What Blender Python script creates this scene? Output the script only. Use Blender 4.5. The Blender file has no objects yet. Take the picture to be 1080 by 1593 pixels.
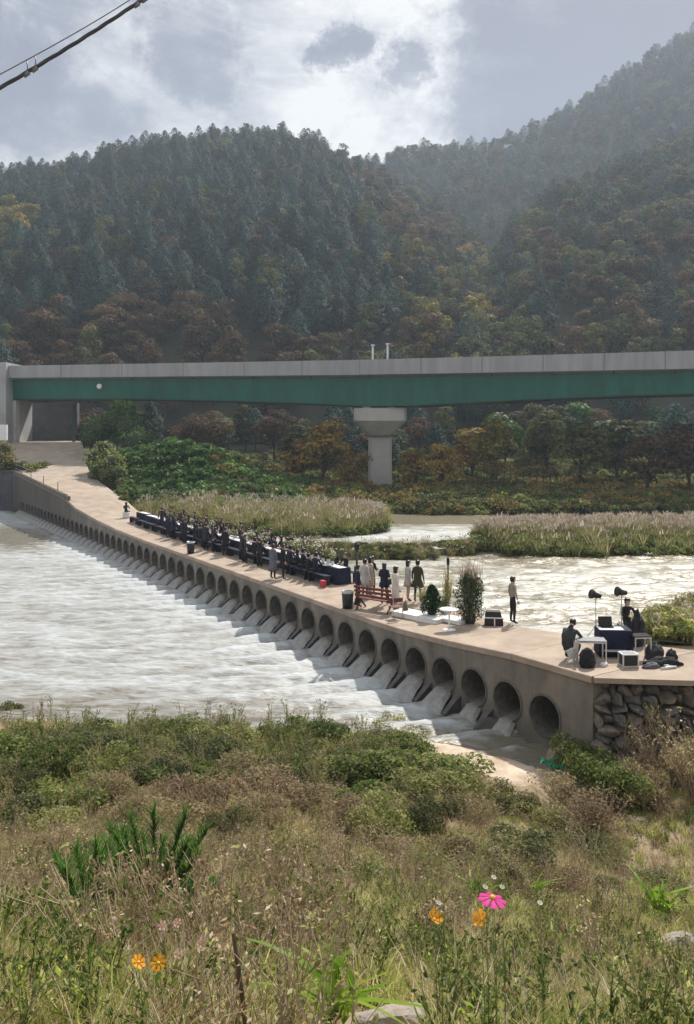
import bpy, bmesh, math, random
import numpy as np
from mathutils import Vector, Matrix, Euler
random.seed(7)
RNG = np.random.default_rng(7)
R = math.radians
PI = math.pi
SC = bpy.context.scene
COL = SC.collection

# ------------------------------------------------------------------ camera
F, HX, HY, CH = 1250.0, 540.0, 673.0, 7.0      # focal length in photo pixels, horizon point, eye height over the deck
cam_d = bpy.data.cameras.new('camera')
cam = bpy.data.objects.new('camera', cam_d); COL.objects.link(cam)
cam.location = (0, 0, CH); cam.rotation_euler = (R(90), 0, 0)
cam_d.sensor_fit = 'VERTICAL'; cam_d.sensor_height = 24.0
cam_d.lens = 24.0 * F / 1593.0
cam_d.shift_y = -(796.5 - HY) / 1593.0
cam_d.clip_start = 0.1; cam_d.clip_end = 4000
SC.camera = cam
SC.view_settings.view_transform = 'Standard'
SC.view_settings.look = 'None'
SC.view_settings.exposure = 0.36
SC.view_settings.gamma = 1.0
SC.view_settings.use_curve_mapping = False
SC.cycles.use_denoising = True
SC.cycles.max_bounces = 6
SC.cycles.diffuse_bounces = 3
SC.cycles.transmission_bounces = 3
SC.cycles.volume_bounces = 0
SC.cycles.use_adaptive_sampling = True
SC.cycles.adaptive_threshold = 0.02

def at(x, y, d):
    return Vector(((x - HX) * d / F, d, CH - (y - HY) * d / F))
def atz(x, y, z):
    d = (CH - z) * F / (y - HY)
    return Vector(((x - HX) * d / F, d, z))

# ------------------------------------------------------------------ sun and sky
SUN_EL, SUN_AZ = 47.0, 24.0          # azimuth clockwise from the view direction
sun_d = bpy.data.lights.new('sun', 'SUN'); sun_d.energy = 5.0; sun_d.angle = R(1.2)
sun_d.color = (1.0, 0.93, 0.82)
sun = bpy.data.objects.new('sun', sun_d); COL.objects.link(sun)
sd = Vector((math.sin(R(SUN_AZ)) * math.cos(R(SUN_EL)), math.cos(R(SUN_AZ)) * math.cos(R(SUN_EL)), math.sin(R(SUN_EL))))
sun.rotation_euler = sd.to_track_quat('Z', 'Y').to_euler()
sun.location = sd * 300

W = bpy.data.worlds.new('World'); SC.world = W; W.use_nodes = True
def build_world():
    nt = W.node_tree; N = nt.nodes; L = nt.links
    N.clear()
    out = N.new('ShaderNodeOutputWorld')
    sky = N.new('ShaderNodeTexSky'); sky.sky_type = 'NISHITA'; sky.sun_disc = False
    sky.sun_elevation = R(SUN_EL); sky.sun_rotation = R(SUN_AZ)
    b1 = N.new('ShaderNodeBackground'); b1.inputs['Strength'].default_value = 0.1
    L.new(sky.outputs[0], b1.inputs['Color'])
    tc = N.new('ShaderNodeTexCoord')
    def math_(op, a, b=None, clamp=False):
        n = N.new('ShaderNodeMath'); n.operation = op; n.use_clamp = clamp
        for i, v in enumerate((a, b)):
            if v is None: continue
            if isinstance(v, (int, float)): n.inputs[i].default_value = v
            else: L.new(v, n.inputs[i])
        return n.outputs[0]
    def noise(scale, detail, rough, dist=0.0, zs=1.0, off=(0, 0, 0)):
        mp = N.new('ShaderNodeMapping'); mp.inputs['Scale'].default_value = (1, 1, zs); mp.inputs['Location'].default_value = off
        L.new(tc.outputs['Generated'], mp.inputs[0])
        n = N.new('ShaderNodeTexNoise'); n.inputs['Scale'].default_value = scale; n.inputs['Detail'].default_value = detail
        n.inputs['Roughness'].default_value = rough; n.inputs['Distortion'].default_value = dist
        L.new(mp.outputs[0], n.inputs['Vector'])
        return n.outputs['Fac']
    # warped direction for the cloud masses
    wn = N.new('ShaderNodeTexNoise'); wn.inputs['Scale'].default_value = 7.0; wn.inputs['Detail'].default_value = 8; wn.inputs['Roughness'].default_value = .7
    L.new(tc.outputs['Generated'], wn.inputs['Vector'])
    sub = N.new('ShaderNodeVectorMath'); sub.operation = 'SUBTRACT'; L.new(wn.outputs['Color'], sub.inputs[0]); sub.inputs[1].default_value = (.5, .5, .5)
    sc_ = N.new('ShaderNodeVectorMath'); sc_.operation = 'SCALE'; L.new(sub.outputs[0], sc_.inputs[0]); sc_.inputs['Scale'].default_value = 0.23
    add = N.new('ShaderNodeVectorMath'); add.operation = 'ADD'; L.new(tc.outputs['Generated'], add.inputs[0]); L.new(sc_.outputs[0], add.inputs[1])
    def mass(px, py, rad, soft):       # one cloud mass round a direction
        v = Vector((px - HX, F, HY - py)).normalized()
        d = N.new('ShaderNodeVectorMath'); d.operation = 'DISTANCE'
        L.new(add.outputs[0], d.inputs[0]); d.inputs[1].default_value = v
        m = N.new('ShaderNodeMapRange'); m.interpolation_type = 'SMOOTHSTEP'
        m.inputs['From Min'].default_value = rad - soft; m.inputs['From Max'].default_value = rad + soft
        m.inputs['To Min'].default_value = 1; m.inputs['To Max'].default_value = 0
        L.new(d.outputs['Value'], m.inputs[0]); return m.outputs[0]
    dark = None
    for px, py, rad, soft, w in ((930, 90, .175, .05, 1.0), (1150, -60, .2, .08, .5), (542, 88, .034, .018, .95), (628, 140, .024, .015, .7), (690, 205, .03, .02, .35),
                                 (15, 110, .07, .04, .75), (285, 35, .05, .03, .6), (120, 190, .07, .04, .4), (60, -20, .06, .05, .4), (600, 215, .05, .03, .25),
                                 (300, 190, .07, .06, .2), (-400, 0, .25, .1, .4), (300, -500, .3, .1, .35), (1500, -500, .3, .15, .4)):
        m = math_('MULTIPLY', mass(px, py, rad, soft), w)
        dark = m if dark is None else math_('MAXIMUM', dark, m)
    n1 = noise(4.2, 9, .62, .5, 1.9)
    n2 = noise(13.0, 8, .62, .4, 2.0, (3, 1, 2))
    # cloud brightness
    base = math_('ADD', math_('MULTIPLY', math_('SUBTRACT', math_('MULTIPLY', n1, 3.0), 1.0), .55), math_('MULTIPLY', math_('SUBTRACT', math_('MULTIPLY', n2, 3.0), 1.0), .30))
    base = math_('ADD', base, .17)
    base = math_('SUBTRACT', base, math_('MULTIPLY', math_('MULTIPLY', dark, math_('ADD', n2, .5)), .62))
    bright = math_('MULTIPLY', mass(650, 60, .12, .11), .24)
    bright2 = math_('MULTIPLY', mass(545, 205, .03, .03), .12)
    base = math_('ADD', math_('ADD', base, bright), bright2)
    cr = N.new('ShaderNodeValToRGB'); e = cr.color_ramp.elements
    e[0].position = -0.0; e[0].color = (.22, .225, .285, 1)
    e[1].position = .74; e[1].color = (.84, .835, .82, 1)
    k = cr.color_ramp.elements.new(.22); k.color = (.295, .305, .365, 1)
    k = cr.color_ramp.elements.new(.45); k.color = (.53, .535, .56, 1)
    L.new(base, cr.inputs[0])
    b2 = N.new('ShaderNodeBackground'); b2.inputs['Strength'].default_value = 0.86
    L.new(cr.outputs[0], b2.inputs['Color'])
    mix = N.new('ShaderNodeMixShader'); mix.inputs[0].default_value = 0.93
    L.new(b1.outputs[0], mix.inputs[1]); L.new(b2.outputs[0], mix.inputs[2]); L.new(mix.outputs[0], out.inputs[0])
build_world()

# ------------------------------------------------------------------ materials
def new_mat(name):
    m = bpy.data.materials.new(name); m.use_nodes = True
    return m, m.node_tree, m.node_tree.nodes['Principled BSDF']

def mat(name, col, rough=.6, var=.12, scale=8.0, metal=0.0, col2=None, stretch=(1, 1, 1), bump=0.0, bscale=30.0, spec=.4, detail=5, coord='Object'):
    m, nt, b = new_mat(name); N = nt.nodes; L = nt.links
    tc = N.new('ShaderNodeTexCoord'); mp = N.new('ShaderNodeMapping'); mp.inputs['Scale'].default_value = stretch
    L.new(tc.outputs[coord], mp.inputs[0])
    n = N.new('ShaderNodeTexNoise'); n.inputs['Scale'].default_value = scale; n.inputs['Detail'].default_value = detail; n.inputs['Roughness'].default_value = .62
    L.new(mp.outputs[0], n.inputs['Vector'])
    cr = N.new('ShaderNodeValToRGB'); e = cr.color_ramp.elements
    c = np.array(col)
    c2 = np.array(col2) if col2 is not None else np.clip(c * (1 + var * 1.6), 0, 1)
    c1 = c if col2 is not None else c * (1 - var * 1.6)
    e[0].position = .32; e[0].color = (*c1, 1); e[1].position = .68; e[1].color = (*c2, 1)
    L.new(n.outputs['Fac'], cr.inputs[0]); L.new(cr.outputs[0], b.inputs['Base Color'])
    b.inputs['Roughness'].default_value = rough; b.inputs['Metallic'].default_value = metal
    b.inputs['Specular IOR Level'].default_value = spec
    if bump:
        n2 = N.new('ShaderNodeTexNoise'); n2.inputs['Scale'].default_value = bscale; n2.inputs['Detail'].default_value = 6
        L.new(mp.outputs[0], n2.inputs['Vector'])
        bp = N.new('ShaderNodeBump'); bp.inputs['Strength'].default_value = bump; bp.inputs['Distance'].default_value = .05
        L.new(n2.outputs['Fac'], bp.inputs['Height']); L.new(bp.outputs[0], b.inputs['Normal'])
    return m

def leaf_mat(name, stops, trans=.35, rough=.55, objvar=.25, valvar=.35):
    """stops: colours picked per leaf by the 'tint' attribute and shifted per plant."""
    m, nt, b = new_mat(name); N = nt.nodes; L = nt.links
    at_ = N.new('ShaderNodeAttribute'); at_.attribute_name = 'tint'
    oi = N.new('ShaderNodeObjectInfo')
    mr = N.new('ShaderNodeMapRange'); mr.inputs['To Min'].default_value = -objvar; mr.inputs['To Max'].default_value = objvar
    L.new(oi.outputs['Random'], mr.inputs[0])
    ad = N.new('ShaderNodeMath'); ad.operation = 'ADD'; ad.use_clamp = True
    L.new(at_.outputs['Fac'], ad.inputs[0]); L.new(mr.outputs[0], ad.inputs[1])
    cr = N.new('ShaderNodeValToRGB'); e = cr.color_ramp.elements
    while len(e) < len(stops): e.new(.5)
    for i, s in enumerate(stops):
        e[i].position = i / (len(stops) - 1) if len(stops) > 1 else 0; e[i].color = (*s, 1)
    L.new(ad.outputs[0], cr.inputs[0])
    hsv = N.new('ShaderNodeHueSaturation')
    m2 = N.new('ShaderNodeMath'); m2.operation = 'MULTIPLY'; m2.inputs[1].default_value = 7.31; L.new(oi.outputs['Random'], m2.inputs[0])
    fr = N.new('ShaderNodeMath'); fr.operation = 'FRACT'; L.new(m2.outputs[0], fr.inputs[0])
    mv = N.new('ShaderNodeMapRange'); mv.inputs['To Min'].default_value = 1 - valvar; mv.inputs['To Max'].default_value = 1 + valvar
    L.new(fr.outputs[0], mv.inputs[0]); L.new(mv.outputs[0], hsv.inputs['Value'])
    L.new(cr.outputs[0], hsv.inputs['Color'])
    L.new(hsv.outputs[0], b.inputs['Base Color'])
    b.inputs['Roughness'].default_value = rough; b.inputs['Specular IOR Level'].default_value = .12
    tr = N.new('ShaderNodeBsdfTranslucent'); L.new(hsv.outputs[0], tr.inputs['Color'])
    mx = N.new('ShaderNodeMixShader'); mx.inputs[0].default_value = trans
    out = N['Material Output']
    L.new(b.outputs[0], mx.inputs[1]); L.new(tr.outputs[0], mx.inputs[2]); L.new(mx.outputs[0], out.inputs['Surface'])
    return m

M = {}
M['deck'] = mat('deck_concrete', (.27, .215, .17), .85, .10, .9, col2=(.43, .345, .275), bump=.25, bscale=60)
M['road'] = mat('ramp_concrete', (.30, .245, .20), .85, .10, .8, col2=(.42, .35, .285), bump=.2, bscale=40)
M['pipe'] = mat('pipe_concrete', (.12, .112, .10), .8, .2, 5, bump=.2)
M['wallc'] = mat('side_wall_concrete', (.10, .088, .076), .85, .14, 1.6, col2=(.19, .165, .14), bump=.3, bscale=25, stretch=(1, 1, .3))
M['stone'] = mat('rough_stone', (.07, .066, .062), .85, .2, 3, col2=(.24, .225, .21), bump=.6, bscale=12)
M['stone2'] = mat('brown_stone', (.10, .082, .066), .85, .2, 3, col2=(.26, .22, .18), bump=.6, bscale=12)
M['pale_stone'] = mat('pale_stone', (.22, .19, .165), .8, .2, 9, col2=(.38, .335, .29), bump=.6, bscale=20)
M['wetrock'] = mat('wet_rock', (.07, .065, .06), .35, .2, 4, bump=.5, bscale=10)
M['earth'] = mat('earth', (.20, .155, .10), .95, .3, 3, col2=(.29, .23, .15), bump=.6, bscale=20)
M['sand'] = mat('sand', (.34, .25, .17), .9, .2, 1.5, col2=(.62, .52, .42), bump=.5, bscale=14)
M['hillsoil'] = mat('hill_floor', (.035, .04, .025), .95, .3, .1)
M['grassfloor'] = mat('bank_floor', (.05, .06, .025), .95, .3, 1.0, col2=(.09, .09, .045), bump=.5)
M['bridge_c'] = mat('bridge_concrete', (.27, .27, .285), .8, .1, .9, col2=(.37, .37, .38), stretch=(1, 1, .12), bump=.1)
M['shade_c'] = mat('shaded_concrete', (.10, .10, .105), .9, .2, .8, col2=(.17, .17, .18))  # abutment back wall: shade under the bridge put into the concrete colour
M['pier_c'] = mat('pier_concrete', (.46, .445, .43), .8, .08, .5, bump=.1)
M['abut_c'] = mat('abutment_concrete', (.34, .34, .35), .85, .1, .3)
M['green'] = mat('green_steel', (.007, .095, .072), .45, .12, .9, col2=(.012, .145, .11), stretch=(.8, .8, .15))
M['dsteel'] = mat('dark_steel', (.02, .05, .045), .5)
M['navy'] = mat('navy_cloth', (.007, .010, .034), .85, .25, 3)
M['white'] = mat('white_paint', (.78, .78, .78), .5, .04)
M['whitecloth'] = mat('white_cloth', (.62, .62, .64), .8, .05)
M['black'] = mat('black_plastic', (.015, .015, .017), .45, .2)
M['blackcloth'] = mat('black_cloth', (.014, .014, .018), .9, .3, 6)
M['charcoal'] = mat('charcoal_cloth', (.035, .035, .042), .9, .3, 6)
M['darkblue'] = mat('dark_blue_cloth', (.014, .018, .045), .9, .3, 6)
M['greycoat'] = mat('grey_wool', (.12, .12, .145), .9, .12, 8)
M['palecoat'] = mat('pale_grey_cloth', (.42, .41, .40), .9, .08, 8)
M['ivory'] = mat('ivory_cloth', (.62, .59, .54), .85, .06, 8)
M['beige'] = mat('beige_cloth', (.40, .34, .28), .9, .08, 8)
M['olive'] = mat('dark_olive_cloth', (.045, .045, .03), .9, .15, 8)
M['denim'] = mat('dark_trousers', (.02, .02, .026), .9, .15, 8)
M['shirt'] = mat('tan_shirt', (.34, .28, .23), .9, .06, 8)
M['skin'] = mat('skin', (.48, .31, .23), .55, .05)
M['hair'] = mat('black_hair', (.012, .01, .009), .4, .2)
M['hairb'] = mat('brown_hair', (.05, .032, .022), .45, .2)
M['eye'] = mat('eye_dark', (.02, .015, .012), .2)
M['redwood'] = mat('dark_red_wood', (.13, .028, .02), .5, .2, 6, stretch=(1, 8, 8))
M['redbox'] = mat('red_box', (.45, .04, .05), .6)
M['metal'] = mat('grey_metal', (.42, .43, .45), .4, .08, metal=.6)
M['alum'] = mat('pale_aluminium', (.62, .63, .65), .4, .05, metal=.4)
M['fabricgrey'] = mat('grey_carpet', (.30, .31, .33), .9)
M['rust'] = mat('rusty_rail', (.09, .055, .04), .8, .3)
M['cable'] = mat('cable_sheath', (.045, .045, .05), .5, .2)
M['wire'] = mat('grey_wire', (.16, .16, .17), .45, .1)
M['wood'] = mat('weathered_wood', (.13, .09, .06), .9, .3, 10, stretch=(4, 4, 1), bump=.4)
M['bark'] = mat('bark', (.07, .055, .042), .95, .3, 6, bump=.5)
M['stem'] = mat('dry_stem', (.36, .28, .19), .9, .3, 6)
M['greenstem'] = mat('green_stem', (.09, .14, .04), .8, .2, 6)
M['net'] = mat('green_netting', (.03, .26, .15), .7, .2, 10)
M['terracotta'] = mat('dark_pot', (.05, .045, .04), .7)
M['laptop'] = mat('screen_black', (.01, .01, .012), .2)

M['pine'] = leaf_mat('pine_needles', [(.016, .040, .038), (.030, .062, .054), (.054, .098, .078)], .12, .7, .2, .4)
M['autumn'] = leaf_mat('autumn_leaves', [(.06, .045, .032), (.105, .07, .045), (.16, .10, .055), (.13, .12, .055)], .3, .7, .35, .3)
M['olivel'] = leaf_mat('olive_leaves', [(.045, .062, .028), (.08, .10, .04), (.125, .14, .052), (.18, .165, .065)], .35, .7, .3, .3)
M['yellowl'] = leaf_mat('yellow_leaves', [(.12, .13, .03), (.24, .21, .05), (.32, .24, .05)], .35, .6, .2, .2)
M['orangel'] = leaf_mat('orange_leaves', [(.12, .10, .035), (.24, .16, .05), (.34, .22, .06), (.20, .20, .06)], .35, .6, .2, .2)
M['kudzu'] = leaf_mat('vine_leaves', [(.03, .08, .02), (.055, .13, .03), (.095, .185, .045), (.17, .24, .07)], .4, .5, .2, .3)
M['bushg'] = leaf_mat('bush_leaves_green', [(.06, .10, .022), (.115, .165, .04), (.19, .235, .065), (.31, .31, .11)], .58, .5, .22, .3)
M['bushb'] = leaf_mat('bush_leaves_brown', [(.18, .12, .075), (.31, .235, .14), (.48, .38, .25), (.38, .37, .16)], .55, .7, .3, .3)
M['grass'] = leaf_mat('grass_blades', [(.15, .24, .03), (.30, .37, .07), (.50, .50, .14), (.68, .62, .34)], .62, .5, .3, .25)
M['lime'] = leaf_mat('bright_leaves', [(.14, .28, .02), (.24, .40, .04), (.36, .46, .07)], .5, .45, .15, .15)
M['dry'] = leaf_mat('dry_grass', [(.26, .17, .10), (.46, .35, .21), (.60, .50, .33), (.80, .72, .55)], .6, .8, .3, .2)
M['reed'] = leaf_mat('reed_leaves', [(.13, .15, .05), (.26, .25, .10), (.40, .35, .17), (.48, .42, .24)], .45, .7, .25, .2)
M['plume'] = leaf_mat('reed_plumes', [(.30, .24, .19), (.44, .37, .30), (.56, .49, .42)], .4, .9, .3, .15)
M['conifer'] = leaf_mat('sapling_needles', [(.05, .13, .03), (.11, .23, .05), (.19, .32, .08)], .5, .6, .1, .1)
M['shrubdk'] = leaf_mat('dark_foliage', [(.008, .03, .012), (.018, .055, .02), (.035, .085, .03)], .25, .6, .1, .1)
M['bushy_olive'] = leaf_mat('tied_grass', [(.04, .07, .03), (.09, .11, .045), (.20, .17, .09), (.30, .24, .15)], .3, .7, .1, .1)
M['weedy'] = leaf_mat('weedy_leaves', [(.12, .15, .04), (.21, .24, .07), (.32, .33, .12), (.42, .37, .19)], .55, .6, .3, .25)
M['pink'] = leaf_mat('pink_petals', [(.75, .03, .33), (.85, .06, .42)], .4, .5, .1, .1)
M['palepink'] = leaf_mat('pale_pink_petals', [(.75, .42, .42), (.85, .60, .55)], .4, .5, .1, .1)
M['orangef'] = leaf_mat('orange_petals', [(.85, .30, .01), (.9, .45, .03)], .4, .5, .1, .1)
M['yellowc'] = mat('flower_centre', (.7, .45, .05), .8)
M['whitef'] = leaf_mat('white_petals', [(.6, .6, .5), (.8, .8, .74)], .4, .6, .1, .1)

def water_mat(name, deep, foamc, fscale, stretch, thr=.5):
    m, nt, b = new_mat(name); N = nt.nodes; L = nt.links
    tc = N.new('ShaderNodeTexCoord'); mp = N.new('ShaderNodeMapping'); mp.inputs['Scale'].default_value = stretch
    mp.inputs['Rotation'].default_value = (0, 0, R(8))
    L.new(tc.outputs['Object'], mp.inputs[0])
    n = N.new('ShaderNodeTexNoise'); n.inputs['Scale'].default_value = fscale; n.inputs['Detail'].default_value = 9; n.inputs['Roughness'].default_value = .68; n.inputs['Distortion'].default_value = .6
    L.new(mp.outputs[0], n.inputs['Vector'])
    a = N.new('ShaderNodeAttribute'); a.attribute_name = 'foam'
    ad = N.new('ShaderNodeMath'); ad.operation = 'ADD'; L.new(n.outputs['Fac'], ad.inputs[0]); L.new(a.outputs['Fac'], ad.inputs[1])
    mr = N.new('ShaderNodeMapRange'); mr.inputs['From Min'].default_value = thr - .13; mr.inputs['From Max'].default_value = thr + .32
    L.new(ad.outputs[0], mr.inputs[0])
    n3 = N.new('ShaderNodeTexNoise'); n3.inputs['Scale'].default_value = .25; n3.inputs['Detail'].default_value = 3; L.new(tc.outputs['Object'], n3.inputs['Vector'])
    dm = N.new('ShaderNodeMix'); dm.data_type = 'RGBA'; L.new(n3.outputs['Fac'], dm.inputs['Factor'])
    dm.inputs['A'].default_value = (*deep, 1); dm.inputs['B'].default_value = (deep[0] * 1.7, deep[1] * 1.5, deep[2] * 1.35, 1)
    mx = N.new('ShaderNodeMix'); mx.data_type = 'RGBA'; L.new(mr.outputs[0], mx.inputs['Factor'])
    L.new(dm.outputs['Result'], mx.inputs['A']); mx.inputs['B'].default_value = (*foamc, 1)
    L.new(mx.outputs['Result'], b.inputs['Base Color'])
    r = N.new('ShaderNodeMapRange'); r.inputs['To Min'].default_value = .26; r.inputs['To Max'].default_value = .65; L.new(mr.outputs[0], r.inputs[0])
    L.new(r.outputs[0], b.inputs['Roughness'])
    b.inputs['IOR'].default_value = 1.33
    n2 = N.new('ShaderNodeTexNoise'); n2.inputs['Scale'].default_value = fscale * 2.6; n2.inputs['Detail'].default_value = 6; L.new(mp.outputs[0], n2.inputs['Vector'])
    bp = N.new('ShaderNodeBump'); bp.inputs['Strength'].default_value = .6; bp.inputs['Distance'].default_value = .09
    L.new(n2.outputs['Fac'], bp.inputs['Height']); L.new(bp.outputs[0], b.inputs['Normal'])
    return m
M['water'] = water_mat('rapid_water', (.13, .125, .105), (.48, .515, .54), 2.1, (.5, 1.7, 1), .50)
M['water_up'] = water_mat('upstream_water', (.13, .12, .085), (.46, .49, .49), 1.9, (.5, 1.6, 1), .60)
M['jet'] = water_mat('falling_water', (.14, .14, .13), (.36, .37, .375), 2.6, (1.6, 1.6, .5), .42)

def causeway_mat():
    m, nt, b = new_mat('culvert_face_concrete'); N = nt.nodes; L = nt.links
    tc = N.new('ShaderNodeTexCoord')
    def noi(sc, st, det=6):
        mp = N.new('ShaderNodeMapping'); mp.inputs['Scale'].default_value = st; L.new(tc.outputs['Object'], mp.inputs[0])
        n = N.new('ShaderNodeTexNoise'); n.inputs['Scale'].default_value = sc; n.inputs['Detail'].default_value = det; n.inputs['Roughness'].default_value = .6
        L.new(mp.outputs[0], n.inputs['Vector']); return n.outputs['Fac']
    a = noi(1.3, (1, 1, .22)); c = noi(3.0, (1, 1, 1)); d = noi(.35, (1, 1, .5), 3)
    cr = N.new('ShaderNodeValToRGB'); e = cr.color_ramp.elements
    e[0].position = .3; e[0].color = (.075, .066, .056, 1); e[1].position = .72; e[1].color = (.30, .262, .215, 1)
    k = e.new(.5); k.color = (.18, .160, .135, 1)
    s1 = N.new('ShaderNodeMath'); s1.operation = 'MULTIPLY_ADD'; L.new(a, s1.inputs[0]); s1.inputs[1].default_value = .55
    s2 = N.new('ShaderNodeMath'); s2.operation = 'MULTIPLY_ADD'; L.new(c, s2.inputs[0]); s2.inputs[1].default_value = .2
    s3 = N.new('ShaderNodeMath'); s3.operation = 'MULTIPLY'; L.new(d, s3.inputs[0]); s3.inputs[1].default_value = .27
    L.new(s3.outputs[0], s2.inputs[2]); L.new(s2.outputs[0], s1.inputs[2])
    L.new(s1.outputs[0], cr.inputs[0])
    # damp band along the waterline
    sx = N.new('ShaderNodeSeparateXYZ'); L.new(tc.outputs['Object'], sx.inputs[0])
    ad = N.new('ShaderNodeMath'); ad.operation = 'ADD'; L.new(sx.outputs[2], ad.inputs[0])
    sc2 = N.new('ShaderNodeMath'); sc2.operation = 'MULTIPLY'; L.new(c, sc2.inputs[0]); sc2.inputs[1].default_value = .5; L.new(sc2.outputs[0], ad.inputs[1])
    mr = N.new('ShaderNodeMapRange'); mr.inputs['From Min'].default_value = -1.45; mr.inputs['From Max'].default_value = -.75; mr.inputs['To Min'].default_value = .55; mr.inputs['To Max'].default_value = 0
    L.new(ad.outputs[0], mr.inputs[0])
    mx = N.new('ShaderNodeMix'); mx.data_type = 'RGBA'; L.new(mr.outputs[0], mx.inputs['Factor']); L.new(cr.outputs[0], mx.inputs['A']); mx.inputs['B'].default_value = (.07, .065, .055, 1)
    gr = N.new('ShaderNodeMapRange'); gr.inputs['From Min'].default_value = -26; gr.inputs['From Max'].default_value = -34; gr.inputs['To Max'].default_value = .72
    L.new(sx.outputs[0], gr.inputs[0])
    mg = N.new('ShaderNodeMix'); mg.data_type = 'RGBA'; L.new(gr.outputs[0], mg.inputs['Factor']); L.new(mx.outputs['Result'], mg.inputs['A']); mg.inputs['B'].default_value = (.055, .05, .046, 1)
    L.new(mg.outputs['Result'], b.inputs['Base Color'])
    b.inputs['Roughness'].default_value = .85
    bp = N.new('ShaderNodeBump'); bp.inputs['Strength'].default_value = .3; bp.inputs['Distance'].default_value = .03; L.new(c, bp.inputs['Height']); L.new(bp.outputs[0], b.inputs['Normal'])
    return m
M['face'] = causeway_mat()

# ------------------------------------------------------------------ mesh helpers
class MB:
    def __init__(s): s.v = []; s.f = []; s.m = []; s.sm = []
    def add(s, vs, fs, mi=0, smooth=False):
        o = len(s.v); s.v.extend([tuple(p) for p in vs])
        for f in fs: s.f.append(tuple(o + i for i in f)); s.m.append(mi); s.sm.append(smooth)
        return s
    def box(s, c, size, rot=None, mi=0, taper=1.0):
        hx, hy, hz = size[0] / 2, size[1] / 2, size[2] / 2
        vs = [Vector((x * hx * (taper if z > 0 else 1), y * hy * (taper if z > 0 else 1), z * hz)) for x, y, z in
              ((-1, -1, -1), (1, -1, -1), (1, 1, -1), (-1, 1, -1), (-1, -1, 1), (1, -1, 1), (1, 1, 1), (-1, 1, 1))]
        if rot is not None:
            e = rot if isinstance(rot, Matrix) else Euler(rot).to_matrix()
            vs = [e @ v for v in vs]
        c = Vector(c)
        return s.add([v + c for v in vs], ((0, 3, 2, 1), (4, 5, 6, 7), (0, 1, 5, 4), (1, 2, 6, 5), (2, 3, 7, 6), (3, 0, 4, 7)), mi)
    def beam(s, a, b, w, h, mi=0):
        a, b = Vector(a), Vector(b); d = b - a
        q = d.to_track_quat('X', 'Z').to_matrix()
        return s.box((a + b) / 2, (d.length, w, h), q, mi)
    def tube(s, pts, rad, n=8, mi=0, caps=True, smooth=True, squash=1.0):
        pts = [Vector(p) for p in pts]
        if isinstance(rad, (int, float)): rad = [rad] * len(pts)
        vs = []; up = None
        for i, p in enumerate(pts):
            t = (pts[min(i + 1, len(pts) - 1)] - pts[max(i - 1, 0)]).normalized()
            if up is None: up = Vector((0, 0, 1)) if abs(t.z) < .9 else Vector((0, 1, 0))
            x = up.cross(t).normalized(); y = t.cross(x).normalized(); up = y if abs(t.z) < .98 else up
            for k in range(n):
                a = 2 * PI * k / n
                vs.append(p + x * math.cos(a) * rad[i] + y * math.sin(a) * rad[i] * squash)
        fs = [(i * n + k, i * n + (k + 1) % n, (i + 1) * n + (k + 1) % n, (i + 1) * n + k) for i in range(len(pts) - 1) for k in range(n)]
        s.add(vs, fs, mi, smooth)
        if caps:
            o = len(s.v) - len(vs)
            s.f.append(tuple(o + k for k in reversed(range(n)))); s.m.append(mi); s.sm.append(False)
            s.f.append(tuple(o + (len(pts) - 1) * n + k for k in range(n))); s.m.append(mi); s.sm.append(False)
        return s
    def ell(s, c, r, nu=10, nv=7, mi=0, rot=None):
        vs = []; fs = []
        e = Euler(rot).to_matrix() if rot is not None else None
        for j in range(nv + 1):
            ph = PI * j / nv
            for i in range(nu):
                th = 2 * PI * i / nu
                v = Vector((r[0] * math.sin(ph) * math.cos(th), r[1] * math.sin(ph) * math.sin(th), r[2] * math.cos(ph)))
                if e: v = e @ v
                vs.append(v + Vector(c))
        for j in range(nv):
            for i in range(nu):
                fs.append((j * nu + i, (j + 1) * nu + i, (j + 1) * nu + (i + 1) % nu, j * nu + (i + 1) % nu))
        return s.add(vs, fs, mi, True)
    def loft(s, rings, mi=0, smooth=True, close=True, caps=True):
        n = len(rings[0]); vs = [p for r in rings for p in r]; fs = []
        for i in range(len(rings) - 1):
            for k in range(n if close else n - 1):
                fs.append((i * n + k, i * n + (k + 1) % n, (i + 1) * n + (k + 1) % n, (i + 1) * n + k))
        if caps and close:
            fs.append(tuple(reversed(range(n)))); fs.append(tuple((len(rings) - 1) * n + k for k in range(n)))
        return s.add(vs, fs, mi, smooth)
    def mesh(s, name, mats):
        me = bpy.data.meshes.new(name); me.from_pydata(s.v, [], s.f)
        for m in (mats if isinstance(mats, (list, tuple)) else [mats]): me.materials.append(m)
        me.polygons.foreach_set('material_index', s.m); me.polygons.foreach_set('use_smooth', s.sm)
        me.update(); return me
    def build(s, name, mats, parent=None, loc=None, rz=0, **k):
        return link(name, s.mesh(name, mats), parent, loc, rz, **k)

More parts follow.
